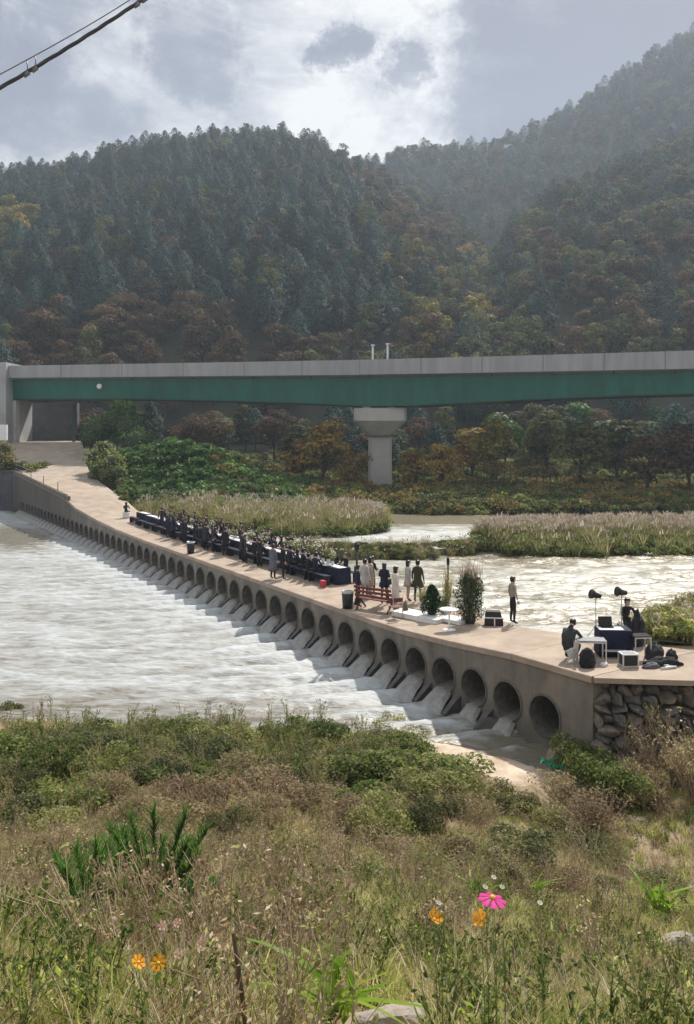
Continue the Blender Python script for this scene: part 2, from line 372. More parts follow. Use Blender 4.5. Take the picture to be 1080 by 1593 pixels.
def link(name, me, parent=None, loc=None, rz=0, **k):
    o = bpy.data.objects.new(name, me); COL.objects.link(o)
    if parent is not None: o.parent = parent
    if loc is not None: o.location = loc
    if rz: o.rotation_euler.z = rz
    return tag(o, **k)
def tag(o, label=None, cat=None, group=None, kind=None):
    if label: o['label'] = label
    if cat: o['category'] = cat
    if group: o['group'] = group
    if kind: o['kind'] = kind
    return o
def empty(name, loc=(0, 0, 0), rz=0, **k):
    o = bpy.data.objects.new(name, None); COL.objects.link(o); o.empty_display_size = .2
    o.location = loc; o.rotation_euler.z = rz
    return tag(o, **k)
def dup(o, loc=None, rz=None, scale=None, label=None, group=None):
    c = o.copy(); COL.objects.link(c)
    if loc is not None: c.location = loc
    if rz is not None: c.rotation_euler.z = rz
    if scale is not None: c.scale = scale if hasattr(scale, '__len__') else (scale,) * 3
    if label: c['label'] = label
    if group: c['group'] = group
    for ch in list(o.children):
        d = ch.copy(); COL.objects.link(d); d.parent = c
        for g in list(ch.children):
            e = g.copy(); COL.objects.link(e); e.parent = d
    return c

def np_mesh(name, V, Fq, mats, attrs=None, smooth=False, midx=None):
    V = np.asarray(V, dtype=np.float32); Fq = np.asarray(Fq, dtype=np.int32)
    me = bpy.data.meshes.new(name); n, k = Fq.shape
    me.vertices.add(len(V)); me.vertices.foreach_set('co', V.ravel())
    me.loops.add(n * k); me.loops.foreach_set('vertex_index', Fq.ravel())
    me.polygons.add(n); me.polygons.foreach_set('loop_start', np.arange(0, n * k, k, dtype=np.int32))
    for m in (mats if isinstance(mats, (list, tuple)) else [mats]): me.materials.append(m)
    if midx is not None: me.polygons.foreach_set('material_index', np.asarray(midx, dtype=np.int32))
    if smooth: me.polygons.foreach_set('use_smooth', np.ones(n, dtype=bool))
    me.update(calc_edges=True)
    for an, (dom, arr) in (attrs or {}).items():
        a = me.attributes.new(an, 'FLOAT', dom); a.data.foreach_set('value', np.asarray(arr, dtype=np.float32))
    return me

# numpy gradient noise
_perm = RNG.permutation(256); _perm = np.concatenate([_perm, _perm, _perm])
_ga = RNG.random(256) * 2 * PI; _gx, _gy = np.cos(_ga), np.sin(_ga)
def pn(x, y):
    x = np.asarray(x, float); y = np.asarray(y, float)
    xi = np.floor(x).astype(int); yi = np.floor(y).astype(int); fx, fy = x - xi, y - yi
    u = fx * fx * fx * (fx * (fx * 6 - 15) + 10); v = fy * fy * fy * (fy * (fy * 6 - 15) + 10)
    def g(ix, iy, dx, dy):
        h = _perm[_perm[ix & 255] + (iy & 255)]; return _gx[h] * dx + _gy[h] * dy
    a = g(xi, yi, fx, fy); b = g(xi + 1, yi, fx - 1, fy); c = g(xi, yi + 1, fx, fy - 1); d = g(xi + 1, yi + 1, fx - 1, fy - 1)
    return (a * (1 - u) + b * u) * (1 - v) + (c * (1 - u) + d * u) * v * 1.0
def fbm(x, y, o=4):
    s = 0; a = 1.0
    for i in range(o): s = s + a * pn(x * 2 ** i + 17 * i, y * 2 ** i + 31 * i); a *= .5
    return s
def grid_mesh(name, xs, ys, zf, mats, attrs=None, smooth=True):
    X, Y = np.meshgrid(xs, ys); Z = zf(X, Y)
    V = np.stack([X.ravel(), Y.ravel(), Z.ravel()], 1)
    nx, ny = len(xs), len(ys); i = np.arange(ny - 1)[:, None] * nx + np.arange(nx - 1)[None, :]
    i = i.ravel(); Fq = np.stack([i, i + 1, i + nx + 1, i + nx], 1)
    at_ = {k: ('POINT', f(X, Y, Z).ravel()) for k, f in (attrs or {}).items()}
    return np_mesh(name, V, Fq, mats, at_, smooth)

# ------------------------------------------------------------------ foliage prototypes
def unit(n, rng):
    v = rng.normal(size=(n, 3)); return v / np.linalg.norm(v, axis=1, keepdims=True)
def leaves(P, size, rng, aspect=.55, up=.4, out=None, outw=0.0, tint=None):
    """rhombus leaves at P; returns V, F, tint"""
    P = np.asarray(P, float); n = len(P); size = np.broadcast_to(np.asarray(size, float), (n,))
    nr = unit(n, rng) + np.array([0, 0, up])
    if out is not None: nr = nr + out * outw
    nr /= np.linalg.norm(nr, axis=1, keepdims=True)
    t = np.cross(nr, unit(n, rng)); t /= np.linalg.norm(t, axis=1, keepdims=True) + 1e-9
    b = np.cross(nr, t); s = size[:, None]
    V = np.stack([P - t * s * .5, P + b * s * aspect * .5 - t * s * .05, P + t * s * .5, P - b * s * aspect * .5 - t * s * .05], 1).reshape(-1, 3)
    Fq = np.arange(4 * n).reshape(n, 4)
    return V, Fq, (rng.random(n) if tint is None else np.clip(tint, 0, 1))
def blades(B, H, Wd, lean, rng, seg=3, droop=.5, tint=None):
    """grass blades: base points B, height H, width Wd, lean (n,2) horizontal tip offset"""
    n = len(B); H = np.broadcast_to(H, (n,)); Wd = np.broadcast_to(Wd, (n,))
    ang = rng.random(n) * 2 * PI; wv = np.stack([np.cos(ang), np.sin(ang), np.zeros(n)], 1)
    V = []; 
    for j in range(seg + 1):
        t = j / seg; c = B + np.stack([lean[:, 0] * t ** 1.8, lean[:, 1] * t ** 1.8, H * (t - droop * t ** 3 * .35)], 1)
        w = (Wd * (1 - t) ** .7 * .5 + 1e-4)[:, None]
        V += [c - wv * w, c + wv * w]
    V = np.stack(V, 1); k = V.shape[1]; V = V.reshape(-1, 3)
    base = (np.arange(n) * k)[:, None]
    Fq = np.concatenate([base + np.array([[2 * j, 2 * j + 1, 2 * j + 3, 2 * j + 2]]) for j in range(seg)], 0)
    tt = rng.random(n) if tint is None else tint
    return V, Fq, np.tile(tt, seg)
def join(parts):
    Vs, Fs, T, MI = [], [], [], []; o = 0
    for V, Fq, t, mi in parts:
        Vs.append(V); Fs.append(Fq + o); T.append(t); MI.append(np.full(len(Fq), mi)); o += len(V)
    return np.concatenate(Vs), np.concatenate(Fs), np.concatenate(T), np.concatenate(MI)
def fol_mesh(name, parts, mats):
    V, Fq, T, MI = join(parts)
    return np_mesh(name, V, Fq, mats, {'tint': ('FACE', T)}, midx=MI)
def sticks(A, B_, r0, r1, rng):
    """thin three sided sticks A->B"""
    A = np.asarray(A, float); B_ = np.asarray(B_, float); n = len(A); d = B_ - A; d /= np.linalg.norm(d, axis=1, keepdims=True) + 1e-9
    x = np.cross(d, np.array([.3, .2, 1.0])); x /= np.linalg.norm(x, axis=1, keepdims=True) + 1e-9; y = np.cross(d, x)
    V = []
    for P, r in ((A, r0), (B_, r1)):
        for k in range(3):
            a = 2 * PI * k / 3; V.append(P + (x * math.cos(a) + y * math.sin(a)) * np.reshape(r, (-1, 1)))
    V = np.stack(V, 1).reshape(-1, 3); b = (np.arange(n) * 6)[:, None]
    Fq = np.concatenate([b + np.array([[k, (k + 1) % 3, 3 + (k + 1) % 3, 3 + k]]) for k in range(3)], 0)
    return V, Fq, np.tile(rng.random(n), 3)

def pine_crown(rng, h=10.0, r=2.7, n=620, leaf=.55):
    t = rng.random(n) ** .8; ang = rng.random(n) * 2 * PI
    prof = (1 - t ** 2.2) ** .75 * np.clip(t * 3 + .35, 0, 1) * (1 + .18 * np.sin(t * 34 + 2 * np.sin(ang * 3))) * (1 + .22 * np.sin(ang * 5 + t * 9 + rng.random() * 6))
    rr = r * prof * (1 - .45 * rng.random(n) ** 2) + .1
    P = np.stack([np.cos(ang) * rr, np.sin(ang) * rr, h * (.18 + .82 * t)], 1)
    out = np.stack([np.cos(ang), np.sin(ang), np.full(n, .7)], 1)
    return leaves(P, leaf * (1.25 - .6 * t) * rng.uniform(.7, 1.3, n), rng, .7, .3, out, 2.2)
def broad_crown(rng, h=9.0, r=3.2, n=700, leaf=.5, clumps=15, zc=.62, gap=.0):
    C = unit(clumps, rng) * np.array([r * .62, r * .62, h * .34]) * rng.uniform(.5, 1.0, (clumps, 1)) + np.array([0, 0, h * zc * .9])
    cr = rng.uniform(.28, .5, clumps) * r
    k = rng.integers(0, clumps, n); d = unit(n, rng); d[:, 2] = np.where(d[:, 2] < -.3, -d[:, 2], d[:, 2])
    P = C[k] + d * cr[k][:, None] * (1 - .5 * rng.random((n, 1)) ** 2) * np.array([1, 1, .8])
    return leaves(P, leaf * rng.uniform(.6, 1.4, n), rng, .75, .3, d, 2.0, np.clip(rng.random(n) * .7 + (k % 5) * .08, 0, 1)), C
def limbs_np(rng, h, C, r0=.18):
    A = np.tile([[0, 0, h * .25]], (len(C), 1)); A[:, 2] = h * rng.uniform(.22, .45, len(C))
    V, Fq, T = sticks(A, C, np.full(len(C), r0 * .45), np.full(len(C), .03), rng); return V, Fq, T
def trunk_np(rng, h, r, top=.75, n=6):
    V = []; k = 5
    for j in range(k):
        t = j / (k - 1); cx = math.sin(t * 3 + rng.random() * .4) * .06 * h * .3
        for i in range(n):
            a = 2 * PI * i / n; V.append((cx + math.cos(a) * r * (1 - .8 * t), math.sin(a) * r * (1 - .8 * t), h * top * t - .3))
    Fq = np.array([(j * n + i, j * n + (i + 1) % n, (j + 1) * n + (i + 1) % n, (j + 1) * n + i) for j in range(k - 1) for i in range(n)])
    return np.array(V), Fq, rng.random(len(Fq))

def make_tree(kind, seed, h, r, leafmat, n, leaf, detail=True):
    """returns (crown mesh, trunk mesh)"""
    rng = np.random.default_rng(seed)
    if kind == 'pine':
        V, Fq, T = pine_crown(rng, h, r, n, leaf); crown = fol_mesh('pine_crown', [(V, Fq, T, 0)], [leafmat])
        tv, tf, tt = trunk_np(rng, h, .16); trunk = fol_mesh('pine_trunk', [(tv, tf, tt, 0)], [M['bark']])
    else:
        (V, Fq, T), C = broad_crown(rng, h, r, n, leaf, 16); crown = fol_mesh('leafy_crown', [(V, Fq, T, 0)], [leafmat])
        tv, tf, tt = trunk_np(rng, h, .2, .6); lv, lf, lt = limbs_np(rng, h, C)
        trunk = fol_mesh('leafy_trunk', [(tv, tf, tt, 0), (lv, lf, lt, 0)], [M['bark']])
    return crown, trunk
def whole_tree_mesh(kind, seed, h, r, leafmat, n, leaf):
    rng = np.random.default_rng(seed)
    if kind == 'pine':
        a = pine_crown(rng, h, r, n, leaf); t = trunk_np(rng, h, .16); return fol_mesh('tree_mesh', [(*a, 0), (*t, 1)], [leafmat, M['bark']])
    a, C = broad_crown(rng, h, r, n, leaf, 13); t = trunk_np(rng, h, .2, .6); l = limbs_np(rng, h, C)
    return fol_mesh('tree_mesh', [(*a, 0), (*t, 1), (*l, 1)], [leafmat, M['bark']])

# geometry-nodes scatter, used only for uncountable vegetation
def scatter(name, protos, P, scl, idx=None, rot=None, label=None, cat=None, parent=None, rng=None, tiltmax=.12):
    rng = rng or np.random.default_rng(abs(hash(name)) % 1000 if False else sum(map(ord, name)))
    P = np.asarray(P, dtype=np.float32); n = len(P)
    col = bpy.data.collections.new(name + '_source')
    for i, me in enumerate(protos):
        o = bpy.data.objects.new('%s_source_%02d' % (name, i), me); col.objects.link(o)
    me = bpy.data.meshes.new(name); me.vertices.add(n); me.vertices.foreach_set('co', P.ravel())
    rotv = np.stack([rng.uniform(-tiltmax, tiltmax, n), rng.uniform(-tiltmax, tiltmax, n), rng.random(n) * 2 * PI], 1) if rot is None else rot
    a = me.attributes.new('rotv', 'FLOAT_VECTOR', 'POINT'); a.data.foreach_set('vector', rotv.astype(np.float32).ravel())
    sv = np.broadcast_to(np.asarray(scl, dtype=np.float32), (n,)) ; a = me.attributes.new('sclv', 'FLOAT', 'POINT'); a.data.foreach_set('value', np.ascontiguousarray(sv))
    ii = rng.integers(0, len(protos), n) if idx is None else idx
    a = me.attributes.new('idxv', 'INT', 'POINT'); a.data.foreach_set('value', ii.astype(np.int32))
    o = bpy.data.objects.new(name, me); COL.objects.link(o)
    if parent: o.parent = parent
    ng = bpy.data.node_groups.new(name + '_nodes', 'GeometryNodeTree')
    ng.interface.new_socket('Geometry', in_out='INPUT', socket_type='NodeSocketGeometry'); ng.interface.new_socket('Geometry', in_out='OUTPUT', socket_type='NodeSocketGeometry')
    N = ng.nodes; L = ng.links
    gi = N.new('NodeGroupInput'); go = N.new('NodeGroupOutput'); m2p = N.new('GeometryNodeMeshToPoints'); iop = N.new('GeometryNodeInstanceOnPoints')
    ci = N.new('GeometryNodeCollectionInfo'); ci.inputs['Collection'].default_value = col; ci.inputs['Separate Children'].default_value = True; ci.inputs['Reset Children'].default_value = True
    def na(nm, dt):
        q = N.new('GeometryNodeInputNamedAttribute'); q.data_type = dt; q.inputs['Name'].default_value = nm; return q.outputs['Attribute']
    e2r = N.new('FunctionNodeEulerToRotation'); L.new(na('rotv', 'FLOAT_VECTOR'), e2r.inputs[0])
    L.new(gi.outputs[0], m2p.inputs['Mesh']); L.new(m2p.outputs[0], iop.inputs['Points']); L.new(ci.outputs[0], iop.inputs['Instance'])
    iop.inputs['Pick Instance'].default_value = True
    L.new(na('idxv', 'INT'), iop.inputs['Instance Index']); L.new(e2r.outputs[0], iop.inputs['Rotation'])
    L.new(na('sclv', 'FLOAT'), iop.inputs['Scale']); L.new(iop.outputs[0], go.inputs[0])
    md = o.modifiers.new('scatter', 'NODES'); md.node_group = ng
    tag(o, label, cat, None, 'stuff'); return o
# ------------------------------------------------------------------ the causeway's frame
P0 = Vector((5.64, 22.7, 0)); SL = .635
UU = Vector((-SL, 1, 0)).normalized(); NN = Vector((UU.y, -UU.x, 0))      # along (away from the eye) and across (upstream)
_es = [-6, -1.64, 1.3, 4.2, 7.1, 9, 35, 41.6, 46.7, 53, 57, 80.8, 95]
_ez = [.56, .54, .45, .20, .02, 0, 0, .08, .29, .69, 1.35, 2.49, 3.2]
def edge_z(s): return float(np.interp(s, _es, _ez))
_ws = [-12, -1.6, 1, 4, 8, 12, 90]; _ww = [5.2, 4.6, 3.5, 3.3, 3.7, 4.0, 4.0]
def deck_w(s): return float(np.interp(s, _ws, _ww))
def cw(s, w, z=None):
    p = P0 + UU * s + NN * w; p.z = edge_z(s) if z is None else z; return p
def s_of_px(px, w=0):
    c = 20.05 + w * (1.185); d = c / ((px - HX) / F + SL)
    p = Vector(((px - HX) * d / F, d, 0)); return (p - P0).dot(UU)
WZ, UZ = -1.92, -.85          # water levels below and above the causeway
S0, S1, PITCH, NPIPE = -1.64, 80.8, 1.5, 52
DECKYAW = math.atan2(UU.y, UU.x)

# ------------------------------------------------------------------ terrain
_sx = [-60, -20, -10.8, -4, 1.9, 3.2, 5.6, 7.0, 9, 40]; _sy = [27, 26, 25.2, 24.2, 23.3, 21.9, 20.3, 19.0, 18.2, 18]
_te = [-6, -1.5, 0, 2, 5.5, 10.5, 14.5, 17.5, 19.5, 21, 23, 30, 45]; _tz = [-3.2, -2.6, -1.95, -1.7, -1.3, -.2, 1.35, 2.9, 4.1, 4.95, 5.55, 6.0, 6.3]
def near_z(X, Y):
    X = np.asarray(X, float); Y = np.asarray(Y, float)
    e = np.interp(X, _sx, _sy) - Y
    z = np.interp(e, _te, _tz) + .16 * fbm(X * .5, Y * .5, 3) * np.clip(e, 0, 1) * np.clip((Y - 1) / 6, .25, 1)
    lo = -1.72 + .1 * fbm(X, Y, 2)
    k = np.clip((X - 4.6) / 1.2, 0, 1)
    z = z * (1 - k) + np.maximum(z, lo) * k
    return np.where((X > 6.6) & (Y > 21.9), .2, z)
xs = np.concatenate([np.arange(-60, -16, 1.5), np.arange(-16, 14, .3), np.arange(14, 60, 1.5)])
link('near_bank_ground', grid_mesh('near_bank_ground', xs, np.arange(-14, 21.5, .3), near_z, M['earth']), kind='structure')
def near_z2(X, Y): return near_z(X, Y)
link('near_bank_ground', grid_mesh('near_bank_shore', np.arange(-60, 6.2, .6), np.arange(21.2, 30, .3), near_z2, M['earth']), kind='structure')
# pale sandy tongue beside the last pipes
def sand_z(X, Y): 
    c = np.interp(X, [-14, -8, -2, 1, 3, 4.5, 6.2], [24.6, 23.8, 22.8, 22.9, 22.3, 21.3, 20.0])
    return -1.80 + .05 * fbm(X * 2, Y * 2, 3) - .30 * np.clip((Y - c - .1) / 1.2, 0, 2)
link('sand_shore', grid_mesh('sand_shore', np.arange(-14, 6.0, .15), np.arange(18.5, 27.5, .15), sand_z, M['sand']), kind='structure')
link('river_bed', grid_mesh('river_bed', np.arange(-330, 331, 20.), np.arange(-40, 700, 20.), lambda X, Y: X * 0 - 3.4, M['earth']), kind='structure')

# far bank and everything under the bridge
def far_z(X, Y):
    fr = np.interp(X / np.maximum(Y, 1) * F + HX, [-400, 190, 240, 430, 600, 640, 1080, 1500], [70, 70, 79, 80, 84, 79, 77, 77])
    e = Y - fr
    z = np.interp(e, [-8, 0, 3, 22, 60, 110], [-2.6, -.85, -.45, .2, 3.4, 8.5]) + .3 * fbm(X * .15, Y * .15, 3)
    z = z + 4.8 * np.exp(-((X + 19) / 9.) ** 2 - ((Y - 92) / 5.5) ** 2) + 1.0 * np.exp(-((X + 27) / 4.0) ** 2 - ((Y - 96) / 6) ** 2)
    return z
def clip_mesh(me, keep):      # drop quads outside a ground or water body's own area
    bm = bmesh.new(); bm.from_mesh(me)
    dead = [f for f in bm.faces if not keep(f.calc_center_median())]
    bmesh.ops.delete(bm, geom=dead, context='FACES'); bm.to_mesh(me); bm.free(); return me
link('far_bank_ground', clip_mesh(grid_mesh('far_bank_ground', np.arange(-28, 260, 1.0), np.arange(68, 200, 1.0), far_z, M['grassfloor']), lambda c: (c - P0).dot(NN) > 4.4), kind='structure')
link('far_bank_ground', grid_mesh('far_bank_ground', np.arange(-260, -27, 2.5), np.arange(96, 200, 2.0), lambda X, Y: np.maximum(far_z(X, Y), 3.0 + (Y - 96) * .03), M['grassfloor']), kind='structure')

def island(name, front, back, top, label):
    """front/back: (px, y) at water level; a low mound between them"""
    A = [atz(x, y, UZ) for x, y in front]; B_ = [atz(x, y, UZ) for x, y in back]
    mb = MB(); rings = []
    for a, b in zip(A, B_):
        r = []
        for k in range(7):
            t = k / 6; p = a.lerp(b, t); p.z = UZ - .25 + (top + .25) * math.sin(PI * t) ** .6; r.append(p)
        rings.append(r)
    vs = [p for r in rings for p in r]; n = 7
    mb.add(vs, [(i * n + k, (i + 1) * n + k, (i + 1) * n + k + 1, i * n + k + 1) for i in range(len(rings) - 1) for k in range(n - 1)], 0, True)
    mb.build(name, M['grassfloor'], kind='structure'); return A, B_
IS = {}
IS['left'] = island('reed_island', [(215, 803), (300, 812), (380, 830), (480, 839), (560, 834), (598, 826)], [(215, 782), (300, 786), (380, 792), (480, 796), (560, 802), (598, 815)], .5, '')
IS['mid'] = island('grass_island', [(440, 868), (500, 872), (600, 871), (690, 870), (745, 862)], [(440, 857), (500, 857), (600, 858), (690, 855), (745, 850)], .3, '')
IS['right'] = island('reed_bank_island', [(742, 858), (800, 863), (900, 865), (1000, 863), (1120, 862), (1400, 862)], [(742, 842), (800, 828), (900, 824), (1000, 822), (1120, 820), (1400, 820)], .4, '')

# right-hand bank beside the landing
def rb_z(X, Y):
    e = np.interp(Y, [23, 27, 28.5, 30.5, 33, 36, 42], [9.6, 9.2, 10.6, 13.2, 17.5, 24, 40])
    return .42 - 1.6 * np.clip((e - X) / 1.4 + .3, 0, 1) + .12 * fbm(X * .6, Y * .6, 3) - .8 * np.clip((Y - 38) / 3, 0, 1.6)
link('right_bank_ground', grid_mesh('right_bank_ground', np.arange(7.8, 60, .4), np.arange(25.2, 44, .4), rb_z, M['grassfloor']), kind='structure')

# ------------------------------------------------------------------ water
pipe_s = [0.06 + PITCH * i for i in range(NPIPE)]
def down_h(X, Y):
    # coordinates in the causeway frame, for the standing waves under the pipes
    s = (X - P0.x) * UU.x + (Y - P0.y) * UU.y; w = (X - P0.x) * NN.x + (Y - P0.y) * NN.y
    f = np.clip(1 + w / 9.0, 0, 1) * (w < .2)
    calm = np.clip((Y - 62) / 14, 0, 1) * np.clip((-22 - X + .0 * Y) / 8, 0, 1)
    h = .15 * pn(X * .28 + 3, Y * .85) + .13 * pn(X * .7, Y * 1.9 + 9) + .08 * pn(X * 1.8, Y * 4.2) + .05 * pn(X * 4.0, Y * 8)
    ph = 2 * PI * (s + .25 * w + .5 * pn(X * .3, Y * .3)) / PITCH
    h = h * .72 * (1 - .8 * calm) + .13 * f * np.cos(ph - 2 * PI * .04) * np.clip(-w / 1.0, .3, 1)
    return WZ + h * .9
def down_f(X, Y, Z):
    s = (X - P0.x) * UU.x + (Y - P0.y) * UU.y; w = (X - P0.x) * NN.x + (Y - P0.y) * NN.y
    h = Z - WZ
    f = np.clip(h * 1.1, -.25, .2) + .10 * fbm(X * .09, Y * .22, 3) + .12
    # calmer shore side, muddy pool in the far left, low-foam eddies by the wall
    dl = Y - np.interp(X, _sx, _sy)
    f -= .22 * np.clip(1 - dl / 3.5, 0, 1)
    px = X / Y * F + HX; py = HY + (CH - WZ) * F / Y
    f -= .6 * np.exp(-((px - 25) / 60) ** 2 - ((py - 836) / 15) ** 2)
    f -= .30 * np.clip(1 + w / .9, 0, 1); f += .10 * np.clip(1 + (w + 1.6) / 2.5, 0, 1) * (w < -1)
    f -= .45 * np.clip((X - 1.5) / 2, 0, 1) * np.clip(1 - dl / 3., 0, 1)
    return f
xs = np.concatenate([np.arange(-95, -30, .5), np.arange(-30, -14, .2), np.arange(-14, 7.2, .095)])
ys = np.concatenate([np.arange(19.0, 34, .085), np.arange(34, 50, .16), np.arange(50, 97, .35)])
def clip_mesh(me, keep):      # drop quads outside the river's own side of the causeway
    bm = bmesh.new(); bm.from_mesh(me)
    dead = [f for f in bm.faces if not keep(f.calc_center_median())]
    bmesh.ops.delete(bm, geom=dead, context='FACES'); bm.to_mesh(me); bm.free(); return me
def in_down(c): return (c - P0).dot(NN) < .25 and not (c.x > 6.2)
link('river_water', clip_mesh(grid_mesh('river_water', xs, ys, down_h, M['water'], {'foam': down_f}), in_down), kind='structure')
def up_h(X, Y):
    k = np.interp(X / Y * F + HX, [450, 620, 760], [.8, .8, 1.]) * np.clip((72 - Y) / 8, .08, 1)
    return UZ + k * (.18 * pn(X * .25 + 30, Y * .55) + .14 * pn(X * .6, Y * 1.3 + 4) + .07 * pn(X * 1.5, Y * 3.0) + .03 * pn(X * 4, Y * 7))
def up_f(X, Y, Z):
    px = X / Y * F + HX; py = HY + (CH - UZ) * F / Y
    f = (Z - UZ) * 1.3 + .07 + .12 * fbm(X * .07 + 8, Y * .15, 3)
    f = f + .22 * np.exp(-((py - 835) / 14) ** 2) * np.clip((770 - px) / 60, 0, 1)
    f = np.where(py < 815, f - .8, f)
    f -= .35 * np.exp(-((py - 866) / 6) ** 2)
    return f
xs = np.concatenate([np.arange(-26, -2, .3), np.arange(-2, 22, .13), np.arange(22, 80, .5)]); ys = np.concatenate([np.arange(24, 44, .11), np.arange(44, 68, .3), np.arange(68, 92, .8)])
def in_up(c):
    s = (c - P0).dot(UU); return (c - P0).dot(NN) > deck_w(s) - .3
link('upstream_water', clip_mesh(grid_mesh('upstream_water', xs, ys, up_h, M['water_up'], {'foam': up_f}), in_up), kind='structure')

# ------------------------------------------------------------------ causeway
def causeway():
    root = empty('causeway', P0, kind='structure')
    def L_(s, w, z): return cw(s, w, z) - P0
    RAD, PZ = .62, -1.02
    def face(w, nrm):
        mb = MB(); n = 32
        for s in pipe_s:
            circ = []; rect = []
            for k in range(n):
                a = 2 * PI * (k + .5) / n; c, q = math.cos(a), math.sin(a)
                circ.append(L_(s + c * RAD, w, PZ + q * RAD))
                hs, hb, ht = PITCH / 2, PZ + 3.0, edge_z(s + (PITCH / 2 if c > 0 else -PITCH / 2)) - .16 - PZ
                m = hs / max(abs(c), 1e-6); m = min(m, (ht if q > 0 else hb) / max(abs(q), 1e-6))
                ss, zz = s + c * m, PZ + q * m
                if q > 0 and m * q >= ht - 1e-4: zz = edge_z(ss) - .16
                rect.append(L_(ss, w, zz))
            # corners snapped so that the cells close up
            for sx_ in (-1, 1):
                for top in (True, False):
                    cor = L_(s + sx_ * PITCH / 2, w, edge_z(s + sx_ * PITCH / 2) - .16 if top else PZ - (PZ + 3.0))
                    j = min(range(n), key=lambda i: (rect[i] - cor).length); rect[j] = cor
            fs = []
            for k in range(n):
                f = (k, (k + 1) % n, n + (k + 1) % n, n + k)
                fs.append(f if nrm < 0 else tuple(reversed(f)))
            mb.add(circ + rect, fs)
        # the two ends, plain wall
        for a, b in ((S0, pipe_s[0] - PITCH / 2), (pipe_s[-1] + PITCH / 2, S1)):
            if b > a: mb.add([L_(a, w, -4), L_(b, w, -4), L_(b, w, edge_z(b) - .16), L_(a, w, edge_z(a) - .16)], [(0, 1, 2, 3)])
        return mb
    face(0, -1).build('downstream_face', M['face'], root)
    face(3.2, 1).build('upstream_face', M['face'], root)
    mb = MB()
    mb.add([L_(S0, 0, -4), L_(S0, 3.2, -4), L_(S0, 3.2, .38), L_(S0, 0, .38)], [(0, 1, 2, 3)])
    mb.build('end_wall', M['face'], root)
    # deck slab: cast lengths with open joints, slightly proud of the face
    ss = list(np.arange(S0, S1, 3.0)) + [S1]
    for a, b in zip(ss[:-1], ss[1:]):
        m = MB(); k = 4; rings = []
        for i in range(k + 1):
            s = a + .01 + (b - a - .02) * i / k; z = edge_z(s); w = deck_w(s)
            rings.append([L_(s, -.05, z - .18), L_(s, -.05, z - .02), L_(s, -.03, z), L_(s, w - .02, z), L_(s, w, z - .02), L_(s, w, z - .18)])
        m.loft(rings, smooth=False); m.build('deck_slab', M['deck'], root)
    # the wall that climbs beside the ramp gets a stepped coping
    n = 0
    for s in np.arange(55.5, 80.6, 1.0):
        m = MB(); z = edge_z(s + 1.0) + .10
        m.box(L_(s + .5, .02, z - .05) , (.98, .30, .34), (0, 0, DECKYAW)); m.build('coping_block', M['wallc'], root); n += 1
    # pipes
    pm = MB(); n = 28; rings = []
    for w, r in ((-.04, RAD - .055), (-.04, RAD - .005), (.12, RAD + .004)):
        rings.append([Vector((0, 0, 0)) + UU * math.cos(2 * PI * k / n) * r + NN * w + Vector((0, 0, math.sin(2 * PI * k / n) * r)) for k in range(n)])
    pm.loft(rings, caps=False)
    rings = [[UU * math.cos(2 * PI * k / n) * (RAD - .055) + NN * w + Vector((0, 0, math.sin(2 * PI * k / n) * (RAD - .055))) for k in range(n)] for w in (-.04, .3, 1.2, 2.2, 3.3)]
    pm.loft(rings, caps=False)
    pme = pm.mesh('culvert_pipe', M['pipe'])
    # the water lying in a pipe and jetting from it, spreading as it drops
    jm = MB(); rings = []
    for i, (w, half, z) in enumerate(((3.2, .38, -1.22), (1.0, .40, -1.30), (0, .42, -1.42), (-.15, .43, -1.47), (-.32, .48, -1.57), (-.55, .58, -1.74), (-.8, .68, -1.92), (-1.0, .76, -2.08))):
        r = []
        for k in range(9):
            u = -1 + 2 * k / 8; edge = abs(u) ** 3
            r.append(UU * u * half + NN * w + Vector((0, 0, z + 1.02 - edge * (.03 if w >= 0 else .16 + .1 * (-w)) + (.05 * math.cos(u * 5 + i) if w < 0 else 0))))
        rings.append(r)
    vs = [p for r in rings for p in r]
    jm.add(vs, [(i * 9 + k, i * 9 + k + 1, (i + 1) * 9 + k + 1, (i + 1) * 9 + k) for i in range(len(rings) - 1) for k in range(8)], 0, True)
    jme = jm.mesh('water_jet', M['jet'])
    a = jme.attributes.new('foam', 'FLOAT', 'POINT'); a.data.foreach_set('value', np.repeat([-.5, -.45, -.3, -.05, .06, .1, .12, .12], 9).astype(np.float32))
    for i, s in enumerate(pipe_s):
        q = UU * s + Vector((0, 0, PZ))
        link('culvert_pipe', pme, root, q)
        if i > 1 or i == 1:
            j = link('water_jet', jme, root, q + (Vector((0, 0, -.12)) if i < 3 else Vector((0, 0, 0))))
            j.scale = (1, 1, 1) if i > 2 else (.8, .8, 1)
    # triangular splash footings between the pipes, wet and dark
    fm = MB(); a_ = [UU * -.13, UU * .13, UU * .08 - NN * .62, UU * -.08 - NN * .62]
    fm.add([a_[0] + Vector((0, 0, -1.42)), a_[1] + Vector((0, 0, -1.42)), a_[2] + Vector((0, 0, -1.95)), a_[3] + Vector((0, 0, -1.95)), a_[0] + Vector((0, 0, -3)), a_[1] + Vector((0, 0, -3)), a_[2] + Vector((0, 0, -3)), a_[3] + Vector((0, 0, -3))],
           [(0, 3, 2, 1), (0, 4, 7, 3), (1, 2, 6, 5), (3, 7, 6, 2)])
    fme = fm.mesh('splash_footing', M['wetrock'])
    for s in pipe_s[1:]: link('splash_footing', fme, root, UU * (s + PITCH / 2))
    return root
causeway()

